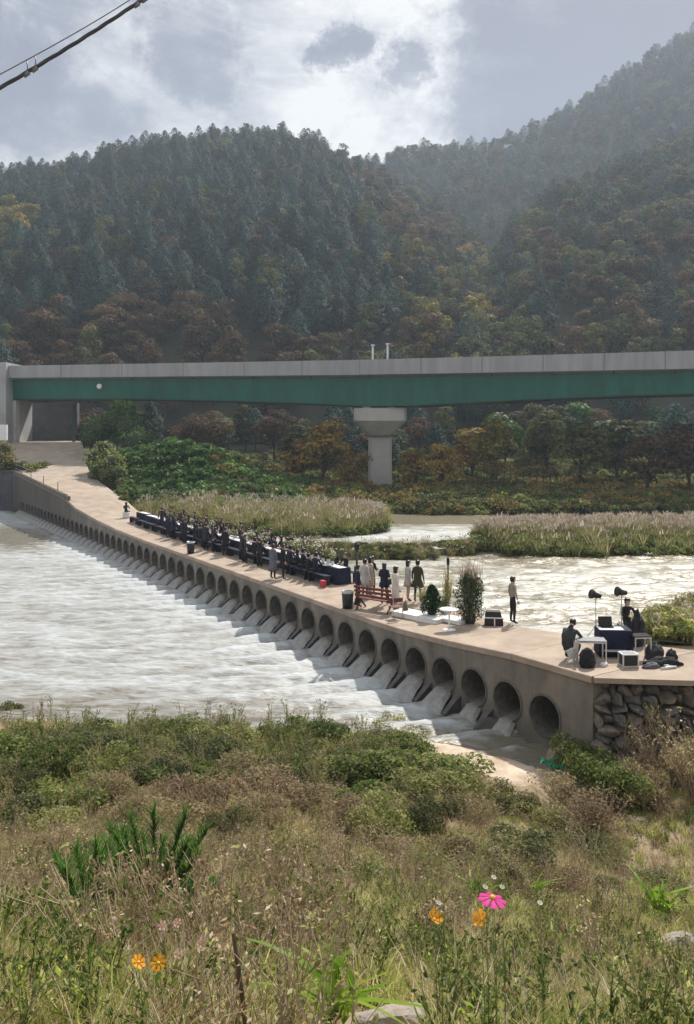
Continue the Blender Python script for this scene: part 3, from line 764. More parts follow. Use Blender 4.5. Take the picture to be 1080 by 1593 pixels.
# the ramp up to the road under the bridge
def ramp():
    Lp = [cw(s, -.02) for s in (41.6, 46.7, 53, 57, 64, 72, 80.7)] + [at(10, 712, 100), at(4, 690, 107), at(-4, 684, 125), at(-4, 683, 150)]
    Rp = [cw(41.6, 4.0), cw(46.7, 4.0), at(212, 793, 73), at(200, 782, 76), at(178, 766, 81), at(158, 752, 86), at(140, 735, 91), at(131, 712, 99), at(129, 689, 107), at(124, 684, 125), at(124, 683, 150)]
    mb = MB(); k = 5; vs = []
    for a, b in zip(Lp, Rp):
        for j in range(k + 1):
            p = a.lerp(b, j / k); p.z += .012; vs.append(p)
    n = k + 1
    mb.add(vs, [(i * n + j, i * n + j + 1, (i + 1) * n + j + 1, (i + 1) * n + j) for i in range(len(Lp) - 1) for j in range(k)], 0, False)
    # skirts so the ramp is solid
    for row, q in ((Rp, 0), (Lp[6:], 1)):
        v2 = [p.copy() for p in row] + [Vector((p.x, p.y, p.z - 4)) for p in row]; m = len(row)
        mb.add(v2, [(i, i + 1, m + i + 1, m + i) for i in range(m - 1)], 0, False)
    return mb.build('ramp_road', M['road'], kind='structure')
ramp()
# darker retaining wall left of the causeway wall
mb = MB(); a = cw(80.8, .0, -4); mb.box((a.x - 14, a.y + .45, -.6), (28, .5, 6.2)); mb.box((a.x - 14, a.y + .4, 2.62), (28.2, .7, .22))
mb.build('bank_retaining_wall', mat('dark_wall', (.085, .085, .095), .9, .25, .6), label='dark concrete retaining wall at the far left water edge below the ramp', cat='wall')
mb = MB(); mb.box((a.x - 30, a.y + 10, 1.2), (59.6, 18, 2.6)); mb.build('left_terrace_ground', M['grassfloor'], kind='structure')

# haze
mb = MB(); mb.box((0, 330, 150), (1280, 820, 312))
hz = mb.build('haze', [], kind='stuff')
hm = bpy.data.materials.new('haze_air'); hm.use_nodes = True; N = hm.node_tree.nodes; N.remove(N['Principled BSDF'])
pv = N.new('ShaderNodeVolumePrincipled'); pv.inputs['Color'].default_value = (.68, .82, 1, 1); pv.inputs['Density'].default_value = .00042; pv.inputs['Anisotropy'].default_value = .3
hm.node_tree.links.new(pv.outputs[0], N['Material Output'].inputs['Volume']); hz.data.materials.append(hm)

# ------------------------------------------------------------------ hills
def hill(name, cols, dz=0.0, p=.9, nv=26, behind=180, base_mul=1.0):
    """cols: (px, ridge y, ridge distance, base distance, base z); ridge ground sits one tree height below the skyline"""
    cols = sorted(cols); pxs = np.arange(cols[0][0], cols[-1][0] + 1, 14.0)
    A = np.array(cols, float); g = lambda k: np.interp(pxs, A[:, 0], A[:, k])
    y, rd, bd, bz = g(1), g(2), g(3), g(4)
    rz = CH - (y - HY) * rd / F - 7.0; rx = (pxs - HX) / F
    V = []; nu = len(pxs); rows = []
    for j in range(nv + 1):
        t = j / nv; d = bd + (rd - bd) * t; z = bz + (rz - bz) * t ** p
        z = z + 3.5 * math.sin(PI * t) * pn(rx * d * .02 + 5, d * .02) * 2
        rows.append((rx * d, d, z))
    for k in range(1, 5):
        d = rd + behind * k / 4; rows.append((rx * d, d, rz * (1 - (k / 4) ** 1.4)))
    V = np.stack([np.stack(r, 1) for r in rows]).reshape(-1, 3); nr = len(rows)
    i = (np.arange(nr - 1)[:, None] * nu + np.arange(nu - 1)[None]).ravel()
    Fq = np.stack([i, i + 1, i + nu + 1, i + nu], 1)
    link(name, np_mesh(name, V, Fq, M['hillsoil'], None, True), kind='structure')
    return V.reshape(nr, nu, 3), nv + 2
def sample(surf, spacing, rng):
    G, nr = surf; pts = []
    for j in range(nr):
        a, b, c, d = G[j, :-1], G[j, 1:], G[j + 1, 1:], G[j + 1, :-1]
        area = np.linalg.norm(np.cross(c - a, d - b), axis=1) / 2; n = rng.poisson(area / spacing ** 2)
        for q in range(len(n)):
            for _ in range(n[q]):
                u, v = rng.random(2); pts.append((a[q] * (1 - u) + b[q] * u) * (1 - v) + (d[q] * (1 - u) + c[q] * u) * v)
    return np.array(pts)
rngh = np.random.default_rng(11)
HA = hill('left_hill', [(-420, 330, 330, 150, 8), (-150, 285, 340, 150, 8), (0, 268, 340, 150, 8), (70, 262, 340, 150, 8), (150, 242, 345, 150, 8), (220, 226, 345, 150, 8), (300, 212, 345, 150, 8), (400, 207, 345, 150, 8), (480, 216, 340, 150, 8), (520, 232, 342, 150, 8), (560, 250, 345, 150, 8), (600, 272, 345, 150, 8), (650, 300, 340, 150, 8), (700, 335, 330, 150, 8), (740, 375, 310, 150, 8), (770, 430, 270, 150, 8), (800, 520, 200, 150, 7)], p=.85)
HC = hill('back_ridge', [(300, 330, 470, 300, 20), (450, 280, 490, 300, 20), (540, 248, 500, 300, 25), (590, 240, 500, 300, 25), (640, 228, 505, 300, 30), (700, 224, 505, 300, 30), (780, 216, 505, 300, 30), (810, 202, 510, 300, 30), (860, 178, 520, 300, 30), (905, 150, 530, 300, 30), (950, 120, 535, 300, 30), (1000, 88, 540, 300, 30), (1050, 58, 545, 300, 30), (1100, 35, 550, 300, 30), (1300, -40, 560, 300, 30), (1500, -60, 560, 300, 30)], p=.9, behind=150)
HB = hill('middle_hill', [(470, 330, 340, 230, 15), (540, 300, 345, 220, 15), (590, 310, 345, 215, 15), (640, 315, 340, 210, 15), (700, 335, 335, 205, 15), (750, 380, 320, 200, 15), (800, 440, 300, 200, 15), (860, 520, 280, 200, 10)], p=.85, behind=120)
HE = hill('gully_slope', [(540, 520, 230, 150, 7), (600, 470, 240, 150, 7), (660, 425, 250, 150, 7), (720, 405, 250, 150, 7), (780, 420, 240, 150, 7), (860, 500, 220, 150, 7)], p=.85, behind=80)
HD = hill('right_spur', [(690, 560, 175, 150, 6), (730, 470, 215, 150, 7), (770, 395, 250, 150, 7), (820, 330, 280, 150, 7), (880, 285, 300, 150, 7), (960, 255, 320, 150, 7), (1040, 222, 335, 150, 7), (1080, 205, 345, 150, 7), (1200, 160, 360, 150, 7), (1500, 60, 380, 150, 7)], p=.85)

PROTO = {}
def protos(key, kind, leafm, h, r, n, leaf, cnt=4, s0=100):
    PROTO[key] = [whole_tree_mesh(kind, s0 + i, h * (1 + .12 * ((i % 3) - 1)), r * (1 + .1 * ((i + 1) % 3 - 1)), leafm, n, leaf) for i in range(cnt)]
protos('pine', 'pine', M['pine'], 10.5, 3.1, 1250, .42, 5, 100)
protos('autumn', 'broad', M['autumn'], 9, 3.2, 1200, .38, 4, 200)
protos('olive', 'broad', M['olivel'], 9, 3.2, 1200, .40, 4, 300)
protos('yellow', 'broad', M['yellowl'], 9, 3.4, 620, .55, 2, 400)
protos('orange', 'broad', M['orangel'], 8, 3.0, 620, .5, 2, 500)
LABEL = {'left': {'pine': 'dark blue-green pine in the dense stand on the left hill', 'autumn': 'reddish brown autumn tree on the left hill', 'olive': 'olive green broadleaf tree among the pines of the left hill', 'yellow': 'yellow-green tree standing out at the left edge of the left hill', 'orange': 'orange tinted tree on the left hill'},
         'right': {'pine': 'dark green pine on the slope of the right spur', 'autumn': 'rust brown tree on the slope of the right spur', 'olive': 'olive green broadleaf tree on the slope of the right spur', 'yellow': 'yellow tree on the right spur', 'orange': 'orange tinted tree on the right spur above the bridge'},
         'gully': {'pine': 'dark pine in the gully between the two hills', 'autumn': 'brown tree in the gully between the two hills', 'olive': 'olive tree in the gully between the two hills', 'yellow': 'pale yellow-green tree in the gully between the two hills', 'orange': 'orange-yellow tree in the gully between the two hills'},
         'far': {'pine': 'hazy dark pine on the farther hills', 'autumn': 'hazy brown tree on the farther hills', 'olive': 'hazy olive tree on the farther hills', 'yellow': 'hazy yellow tree on the farther hills', 'orange': 'hazy orange tree on the farther hills'}}
def species(reg, px, py, r):
    n = float(pn(px * .012 + 3, py * .012 + 8)) * 1.4
    if reg == 'left':
        bnd = np.interp(py, [210, 250, 300, 400, 470, 560], [500, 520, 555, 592, 618, 632]) + 10 * math.sin(py * .15)
        if px > bnd:
            if py > 395: return 'olive' if r < .5 else ('yellow' if r < .62 else ('orange' if r < .72 else ('autumn' if r < .86 else 'pine')))
            return 'autumn' if r < .42 + n else ('olive' if r < .78 else ('orange' if r < .83 else 'pine'))
        if py > 478 + 20 * math.sin(px * .02) and 20 < px < 455: return 'autumn' if r < .9 else 'olive'
        if py > 500 and px > 455: return 'olive' if r < .5 else ('pine' if r < .8 else 'autumn')
        if px < 60 and 325 < py < 372: return 'yellow' if r < .8 else 'olive'
        return 'pine' if r < .88 - max(n, 0) * .4 else ('olive' if r < .96 else 'autumn')
    if reg == 'gully': return 'olive' if r < .40 else ('yellow' if r < .52 else ('orange' if r < .64 else ('autumn' if r < .8 else 'pine')))
    if reg == 'right':
        if px > 850 and py > 380 and n > .05: return 'autumn' if r < .55 else 'olive'
        return 'olive' if r < .52 + n * .4 else ('pine' if r < .86 else 'autumn')
    return 'autumn' if r < .18 + n * .6 else ('olive' if r < .55 else 'pine')
TREES = []
for reg, surf, sp in (('left', HA, 4.6), ('far', HC, 5.6), ('far', HB, 5.2), ('gully', HE, 5.0), ('right', HD, 5.0)):
    P = sample(surf, sp, rngh)
    for p in P:
        px = p[0] / p[1] * F + HX; py = HY - (p[2] + 5 - CH) * F / p[1]
        if px < -330 or px > 1420: continue
        TREES.append((reg, species(reg, px, py, rngh.random()), p, px, py))
NOUN = {'pine': 'dark blue-green pine', 'autumn': 'rusty brown autumn tree', 'olive': 'olive green broadleaf tree', 'yellow': 'yellow-green tree', 'orange': 'orange tinted tree'}
HILL = {'left': 'the left hill', 'right': 'the right spur', 'gully': 'the gully slope', 'far': 'the far hills'}
def place(t):
    px, py = t[3], t[4]
    v = 'above the parapet' if py > 500 else ('low down' if py > 410 else ('halfway up' if py > 320 else 'near the skyline'))
    c = 'left edge' if px < 110 else ('left third' if px < 360 else ('left of the centre' if px < 560 else ('right of the centre' if px < 760 else ('right third' if px < 960 else 'right edge'))))
    return v, c
def tree_label(t, k):
    v, c = place(t); return '%s on %s, %s, %s' % (NOUN[k], HILL[t[0]], v, c)
def tree_group(t, k): return '%ss on %s' % (NOUN[k], HILL[t[0]])
def tree_size(k, rng): return rng.uniform(.75, 1.2) * (1.0 if k == 'pine' else 1.18)
by = {}
for t in TREES: by.setdefault(t[1], []).append(t)
NTREE = 0
for k, lst in by.items():
    # seen trees: nearest few hundred of a kind become objects, judged by a coarse occlusion test against the hill in front
    inview = [t for t in lst if -15 < t[3] < 1095 and t[4] < 560 and not (t[0] == 'left' and t[2][1] > 346) ]
    inview.sort(key=lambda t: t[2][1]); own = inview[:290 if k in ('pine', 'olive') else 150]; ids = set(id(t) for t in own)
    pro = PROTO[k]
    nm = {'pine': 'pine_tree', 'autumn': 'autumn_tree', 'olive': 'broadleaf_tree', 'yellow': 'yellow_tree', 'orange': 'orange_tree'}[k]
    for t in own:
        s = tree_size(k, rngh); o = link(nm, pro[rngh.integers(len(pro))], None, t[2], rngh.random() * 6.28, label=tree_label(t, k), cat='tree', group=tree_group(t, k))
        o.scale = (s, s, s * rngh.uniform(.9, 1.15)); NTREE += 1
    rest = [t for t in lst if id(t) not in ids]
    if rest:
        P = np.array([t[2] for t in rest]); scatter(nm.replace('tree', 'forest'), pro, P, rngh.uniform(.75, 1.2, len(P)) * (1 if k == 'pine' else 1.12), label='far part of the %s cover on the wooded hills' % nm.replace('_', ' '), cat='forest')
print('hill trees', len(TREES), NTREE)
# ------------------------------------------------------------------ highway bridge
def bridge():
    def axis(px):      # front face of the bridge as it runs across
        d = float(np.interp(px, [-300, 10, 540, 1080, 1500], [112, 108.6, 100, 88.3, 77])); return Vector(((px - HX) * d / F, d, 0))
    pts = [axis(x) for x in np.linspace(-8, 1480, 40)]
    root = empty('highway_bridge', axis(593), label='long highway bridge with grey parapet and dark green steel girder crossing the valley', cat='bridge')
    O = root.location
    TOP = 16.03
    def sect(p, q, prof):
        t = (q - p).normalized(); n = Vector((-t.y, t.x, 0))     # n points away from the eye
        if n.y < 0: n = -n
        return [p + n * a + Vector((0, 0, z)) - O for a, z in prof]
    def run(name, profs, m, i0=0, i1=None):
        i1 = len(pts) if i1 is None else i1; mb = MB(); rings = []
        for i in range(i0, i1):
            p = pts[i]; q = pts[min(i + 1, len(pts) - 1)]; p2 = pts[i] if i < len(pts) - 1 else pts[i - 1]
            q = pts[i + 1] if i < len(pts) - 1 else pts[i] + (pts[i] - pts[i - 1])
            rings.append(sect(p, q, profs(i, p)))
        mb.loft(rings, smooth=False); return mb.build(name, m, root)
    px_of = lambda p: p.x / p.y * F + HX
    def par(p): return float(np.interp(px_of(p), [0, 540, 1080], [1.62, 1.85, 2.0]))
    run('parapet', lambda i, p: [(0, TOP), (0, TOP - par(p)), (.35, TOP - par(p)), (.35, TOP - 1.1), (.22, TOP)], M['bridge_c'])
    run('parapet', lambda i, p: [(9.6, TOP), (9.6, TOP - par(p)), (9.95, TOP - par(p)), (9.95, TOP)], M['bridge_c'])
    run('deck_slab', lambda i, p: [(.352, TOP - 1.15), (.352, TOP - par(p) + .02), (1.5, TOP - par(p) - .25), (8.4, TOP - par(p) - .25), (9.598, TOP - par(p) + .02), (9.598, TOP - 1.15)], M['bridge_c'])
    def bot(p):
        x = px_of(p); return float(np.interp(x, [0, 60, 200, 360, 480, 560, 640, 700, 800, 950, 1100, 1500], [11.6, 11.62, 11.55, 11.15, 10.75, 10.4, 10.4, 10.6, 10.9, 11.25, 11.4, 11.4]))
    # steel girder in welded lengths with a lip along the bottom
    k = 0
    cuts = list(range(0, len(pts) - 1, 4)) + [len(pts) - 1]
    for a, b in zip(cuts[:-1], cuts[1:]):
        run('girder_panel', lambda i, p: [(1.25, TOP - par(p) - .27), (1.6, bot(p)), (8.2, bot(p)), (8.6, TOP - par(p) - .27)], M['green'], a, b + 1)
        run('girder_flange', lambda i, p: [(1.42, bot(p) - .003), (1.42, bot(p) - .09), (8.4, bot(p) - .09), (8.4, bot(p) - .003)], M['dsteel'], a, b + 1)
    for px in (230, 420, 505, 672, 818, 980):       # stiffener seams
        p = axis(px); m = MB(); q = axis(px + 10); t = (q - p).normalized(); n = Vector((-t.y, t.x, 0)); n = n if n.y > 0 else -n
        z0, z1 = bot(p) + .02, TOP - par(p) - .29
        m.beam(p + n * 1.58 + Vector((0, 0, z0)) - O, p + n * 1.23 + Vector((0, 0, z1)) - O, .09, .06); m.build('splice_plate', M['green'], root)
    for px in (95, 190, 285, 380, 470, 560, 655, 750, 845, 940, 1035):       # parapet joints and drain spouts
        p = axis(px); z0, z1 = TOP - par(p), TOP
        m = MB(); m.box(p + Vector((0, -.012, (z0 + z1) / 2)) - O, (.05, .02, z1 - z0 - .01)); m.build('joint_strip', M['dsteel'], root)
        m = MB(); m.tube([p + Vector((1.2, .25, z0 + .05)) - O, p + Vector((1.2, .25, z0 - .45)) - O], .06, 6); m.build('drain_spout', M['dsteel'], root)
    # round pale lamp on the girder
    p = axis(150); m = MB(); m.tube([p + Vector((.1, 1.36, 13.2)) - O, p + Vector((.05, 1.0, 13.2)) - O], .34, 12); m.build('round_lamp', M['white'], root)
    # pier
    c = at(593, 770, 101); m = MB(); base = Vector((c.x, c.y + 3.5, 0)) - O
    def ring(hx, hy, z, cx=0, ch=.35): return [base + Vector((cx + x, y, z)) for x, y in ((-hx + ch, -hy), (hx - ch, -hy), (hx, -hy + ch), (hx, hy - ch), (hx - ch, hy), (-hx + ch, hy), (-hx, hy - ch), (-hx, -hy + ch))]
    for z0, z1 in ((-1.6, 1.25), (1.27, 3.9), (3.92, 6.4)):
        m = MB(); m.loft([ring(1.5, 1.3, z0), ring(1.5, 1.3, z1)], smooth=False); m.build('pier_segment', M['pier_c'], root)
    m = MB(); m.loft([ring(1.5, 1.3, 6.4), ring(1.62, 2.2, 6.7), ring(3.3, 4.1, 8.5, -.1), ring(3.3, 4.15, 10.05, -.1)], smooth=False); m.build('pier_cap', M['pier_c'], root)
    for dx in (-1.8, 1.3):
        for dy in (-2.6, 2.2):
            m = MB(); m.box(base + Vector((dx, dy, 10.05 + .16)), (.9, .8, .30)); m.build('bearing', M['metal'], root)
    # left abutment
    a = at(12, 620, 108); m = MB(); m.box(Vector((a.x - 13, a.y + 4.2, 11.0)) - O, (25.8, 9.0, 10.9)); m.build('abutment', M['abut_c'], root)
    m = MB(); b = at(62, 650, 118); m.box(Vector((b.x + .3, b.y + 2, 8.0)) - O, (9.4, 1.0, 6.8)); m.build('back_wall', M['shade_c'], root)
    m = MB(); b = at(21, 650, 110.5); m.box(Vector((b.x, b.y, 8.2)) - O, (1.2, 1.2, 6.4)); m.build('wing_wall', M['pier_c'], root)
    m = MB(); b = at(115, 650, 112); m.box(Vector((b.x, b.y, 7.9)) - O, (.35, .35, 6.2)); m.build('drain_pipe', M['dsteel'], root)
    return root
bridge()
for px, y0, lab in ((580, 536, 'left one of the two pale posts rising above the bridge parapet'), (603, 534, 'right one of the two pale posts rising above the bridge parapet')):
    a = at(px, y0, 103); b = at(px, 565, 103)
    m = MB(); m.tube([Vector((0, 0, b.z - a.z)), Vector((0, 0, 0))], .12, 8); m.box((.0, -.2, -.1), (.5, .4, .12))
    m.build('roadside_post', M['alum'], None, (a.x, a.y, a.z), label=lab, cat='post', group='posts on the bridge')
m = MB(); b = at(5, 674, 98); m.box((0, 0, 0), (1.0, .4, 1.9)); m.box((0, -.21, .6), (.9, .02, .3)); m.build('utility_cabinet', M['white'], None, (b.x, b.y, b.z + .1), label='white box at the left edge of the photo beside the ramp top', cat='cabinet')

# railing on top of the climbing wall
def railing():
    root = empty('ramp_railing', cw(74, .1), label='thin rusty metal railing on the climbing wall beside the ramp', cat='railing'); O = root.location
    ps = [cw(s, .12) for s in (60, 66, 72, 77, 80.6)]
    for i, p in enumerate(ps):
        h = 1.0 if i < 4 else 1.7
        m = MB(); m.tube([p - O, p - O + Vector((0, 0, h))], .035, 6); m.build('post', M['rust'], root)
    for z in (.5, .95):
        m = MB(); m.tube([p - O + Vector((0, 0, z)) for p in ps[1:]], .022, 6); m.build('rail', M['metal'], root)
    m = MB(); a = ps[4] - O + Vector((0, 0, 1.7)); m.tube([a, a + Vector((-2.4, 0, .05))], .04, 6); m.build('top_bar', M['rust'], root)
railing()

# overhead cable
def cable():
    root = empty('overhead_cable', at(120, 90, 9.0), label='thick twisted overhead cable with a thin wire above it crossing the upper left corner', cat='cable'); O = root.location
    A, B_ = at(-230, 290, 8.0), at(560, -235, 10.0)
    def along(t, dz=0):
        p = A.lerp(B_, t); p.z += dz - .28 * 4 * t * (1 - t) + .21; return p - O
    n = 90; T = [i / n for i in range(n + 1)]
    for k in range(3):
        m = MB(); pts = []
        for t in T:
            a = 2 * PI * (t * 9 + k / 3); pts.append(along(t) + Vector((0, math.cos(a) * .011, math.sin(a) * .011)))
        m.tube(pts, .013, 7); m.build('cable_strand', M['cable'], root)
    m = MB(); m.tube([along(t, .12 + .03 * math.sin(t * 9)) for t in T[::3]], .006, 6); m.build('messenger_wire', M['wire'], root)
    for t in (.295, .31, .505, .52):
        m = MB(); a, b = along(t, -.015), along(t, .145); m.tube([a, a.lerp(b, .5) + Vector((.012, 0, 0)), b], .006, 6); m.tube([a - Vector((.03, 0, .022)), a + Vector((.03, 0, -.022 + .04))], .024, 8); m.build('spacer_clip', M['wire'], root)
cable()

# ------------------------------------------------------------------ retaining wall of boulders under the landing
def boulder(rng, sx, sy, sz, cuts=9, name='boulder'):
    bm = bmesh.new(); bmesh.ops.create_icosphere(bm, subdivisions=3, radius=1)
    pl = []
    for _ in range(cuts):
        v = Vector(rng.normal(size=3)).normalized(); pl.append((v, rng.uniform(.55, .85)))
    off = rng.uniform(0, 50, 3)
    for v in bm.verts:
        c = v.co.copy()
        for nrm, d in pl:
            q = c.dot(nrm)
            if q > d: c -= nrm * (q - d) * .92
        k = 1 + .07 * float(pn(c.x * 2.2 + off[0], c.y * 2.2 + c.z * 1.7 + off[1]))
        v.co = Vector((c.x * sx * k, c.y * sy * k, c.z * sz * k))
    me = bpy.data.meshes.new(name); bm.to_mesh(me); bm.free(); return me
rs = np.random.default_rng(5)
STONES = []
for i in range(8):
    me = boulder(rs, .5, .42, .5, 16); me.materials.append(M['stone'] if i % 3 else M['stone2']); STONES.append(me)
def stone_wall():
    c0 = cw(S0, -.02); root = empty('boulder_wall', (c0.x, c0.y, -1.8), label='retaining wall of grey boulders under the right end of the causeway', cat='stone wall')
    O = root.location; rng = np.random.default_rng(21)
    zrow = 2.2; k = 0
    while zrow > -.2:
        h = rng.uniform(.2, .4); x = rng.uniform(-.1, .15)
        while x < 8.2:
            w = rng.uniform(.2, .62); hh = h * rng.uniform(.75, 1.5)
            o = link('boulder', STONES[rng.integers(8)], root, (x + w / 2, .22 - (2.2 - zrow) * .16 + rng.uniform(-.12, .12), zrow - hh / 2 + rng.uniform(-.1, .0)))
            o.rotation_euler = (rng.uniform(-.6, .6), rng.uniform(-.7, .7), rng.uniform(-.6, .6))
            o.scale = (w * 1.12, .8, hh * 1.1); x += w * .93
        zrow -= h * .85
    m = MB(); m.box((4.2, .85, .80), (8.3, .8, 2.8)); m.build('wall_core', M['earth'], root)
stone_wall()
# landing slab at the right end
m = MB(); a = cw(S0, 0); b = cw(S0, 4.6); a2 = cw(S0 + .5, .3); b2 = cw(S0 + .5, 4.3); vs = [Vector((a2.x, a2.y, .53)), Vector((a.x + .02, a.y - .12, .53)), Vector((a.x + 2.4, a.y - .35, .53)), Vector((30, 20.6, .5)), Vector((30, 25.8, .5)), Vector((11.5, 25.2, .53)), Vector((b.x + .02, b.y + .02, .53)), Vector((b2.x, b2.y, .53))]
m.add([*vs, *[v - Vector((0, 0, .14)) for v in vs]], [tuple(range(8)), (1, 9, 10, 2), (0, 8, 9, 1), (2, 10, 11, 3), (4, 12, 13, 5), (5, 13, 14, 6)]); m.build('landing_slab', M['deck'], kind='structure')
m = MB(); m.box((19.5, 24.0, -1.0), (25.5, 4.4, 2.6)); m.build('landing_fill_ground', M['earth'], kind='structure')
# loose rocks near the pipes
def rock(px, py, z, sx, sy, sz, m, lab, rz=0):
    p = atz(px, py, z); me = boulder(rs, sx, sy, sz); me.materials.append(m)
    return link('rock', me, None, (p.x, p.y, z), rz, label=lab, cat='rock')
rock(762, 1128, -1.85, .55, .3, .3, M['wetrock'], 'dark wet rock in front of the third pipe from the right', .2)
rock(708, 1098, -1.95, .25, .25, .25, M['wetrock'], 'small dark wet rock among the jets left of the big wet rock')
rock(800, 1138, -1.85, .2, .18, .15, M['stone'], 'small pale rock beside the dark wet rock by the pipes')

# green netting scrap
m = MB(); c = atz(866, 1194, -1.6); vs = []; k = 9
for i in range(k):
    for j in range(5):
        u, v = i / (k - 1) - .5, j / 4 - .5; vs.append((u * .75, v * .42, .06 + .10 * math.sin(u * 9 + v * 4) + .06 * math.cos(v * 11 + u * 3) + .1 * (v + .5)))
fs = [(i * 5 + j, i * 5 + j + 1, (i + 1) * 5 + j + 1, (i + 1) * 5 + j) for i in range(k - 1) for j in range(4)]
m.add(vs, fs); m.add([(x, y, z - .015) for x, y, z in vs], [tuple(reversed(f)) for f in fs])
m.build('netting_scrap', M['net'], None, c, -.5, label='crumpled piece of green netting lying on the sand near the last pipe', cat='netting')
# ------------------------------------------------------------------ people
def skin_body(J, E, mats_by_edge, mats, sub=1):
    names = list(J); idx = {n: i for i, n in enumerate(names)}
    me = bpy.data.meshes.new('body_wire'); me.from_pydata([J[n][0] for n in names], [(idx[a], idx[b]) for a, b, _ in E], [])
    o = bpy.data.objects.new('body_wire', me); COL.objects.link(o)
    o.modifiers.new('skin', 'SKIN'); sv = me.skin_vertices[0].data
    for n in names:
        r = J[n][1]; sv[idx[n]].radius = r if isinstance(r, tuple) else (r, r); sv[idx[n]].use_root = (n == 'pelvis')
    o.modifiers['skin'].branch_smoothing = .6
    s = o.modifiers.new('sub', 'SUBSURF'); s.levels = sub; s.render_levels = sub
    dg = bpy.context.evaluated_depsgraph_get(); dg.update(); res = bpy.data.meshes.new_from_object(o.evaluated_get(dg))
    bpy.data.objects.remove(o); 
    for m in mats: res.materials.append(m)
    segs = [(Vector(J[a][0]), Vector(J[b][0]), mi) for a, b, mi in E]
    mi_ = []
    for pl in res.polygons:
        c = pl.center; best = 9e9; bm_ = 0
        for a, b, mi in segs:
            ab = b - a; t = max(0, min(1, (c - a).dot(ab) / (ab.length_squared + 1e-9))); d = (c - a - ab * t).length
            if d < best: best = d; bm_ = mi
        mi_.append(bm_)
    res.polygons.foreach_set('material_index', mi_); res.polygons.foreach_set('use_smooth', [True] * len(mi_))
    return res

def pose_joints(pose):
    """facing -Y; metres. returns joints {name: ((x,y,z), radius)}"""
    J = {}
    def both(n, x, y, z, r): J[n + 'L'] = ((x, y, z), r); J[n + 'R'] = ((-x, y, z), r)
    if pose in ('stand', 'walk', 'fold'):
        J['pelvis'] = ((0, 0, .93), (.145, .105)); J['waist'] = ((0, .01, 1.10), (.125, .095)); J['chest'] = ((0, .01, 1.30), (.150, .105)); J['neck'] = ((0, .01, 1.46), .055); J['head'] = ((0, -.015, 1.58), (.078, .092)); J['crown'] = ((0, 0, 1.66), (.062, .075))
        both('shoulder', .165, .01, 1.39, .055); both('hip', .09, 0, .86, .085)
        if pose == 'walk':
            J['kneeL'] = ((.10, -.10, .48), .06); J['kneeR'] = ((-.10, .02, .48), .06); J['ankleL'] = ((.10, -.10, .09), .042); J['ankleR'] = ((-.11, .20, .10), .042); J['toeL'] = ((.11, -.26, .035), .035); J['toeR'] = ((-.12, .06, .035), .035)
        else:
            both('knee', .105, -.01, .48, .058); both('ankle', .12, .02, .09, .042); both('toe', .135, -.13, .035, .036)
        if pose == 'fold':
            both('elbow', .24, .0, 1.12, .042); J['wristL'] = ((.06, -.22, 1.14), .03); J['wristR'] = ((-.08, -.21, 1.10), .03)
        elif pose == 'walk':
            both('elbow', .25, .03, 1.13, .042); J['wristL'] = ((.24, .08, .90), .03); J['wristR'] = ((-.25, -.14, .93), .03)
        else:
            both('elbow', .235, .02, 1.12, .042); both('wrist', .25, -.05, .88, .03)
    elif pose == 'sit':
        J['pelvis'] = ((0, 0, .54), (.155, .12)); J['waist'] = ((0, -.02, .70), (.13, .10)); J['chest'] = ((0, -.05, .90), (.155, .11)); J['neck'] = ((0, -.06, 1.06), .055); J['head'] = ((0, -.09, 1.18), (.078, .092)); J['crown'] = ((0, -.075, 1.26), (.062, .075))
        both('shoulder', .165, -.05, .99, .055); both('hip', .10, -.08, .51, .09); both('knee', .13, -.46, .50, .062); both('ankle', .13, -.46, .10, .042); both('toe', .14, -.60, .035, .036)
        both('elbow', .24, -.15, .78, .042); J['wristL'] = ((.13, -.38, .80), .03); J['wristR'] = ((-.15, -.36, .79), .03)
    elif pose == 'crouch':
        J['pelvis'] = ((0, .22, .34), (.17, .15)); J['waist'] = ((0, .27, .56), (.175, .15)); J['chest'] = ((0, .14, .80), (.19, .155)); J['neck'] = ((0, -.05, .95), .06); J['head'] = ((0, -.17, 1.03), (.08, .095)); J['crown'] = ((0, -.22, 1.11), (.062, .075))
        both('shoulder', .18, .04, .86, .07); both('hip', .10, .14, .30, .10); both('knee', .16, -.27, .42, .064); both('ankle', .14, .0, .10, .045); both('toe', .15, -.17, .035, .038)
        both('elbow', .24, -.25, .60, .044); J['wristL'] = ((.16, -.48, .52), .03); J['wristR'] = ((-.14, -.50, .50), .03)
    return J
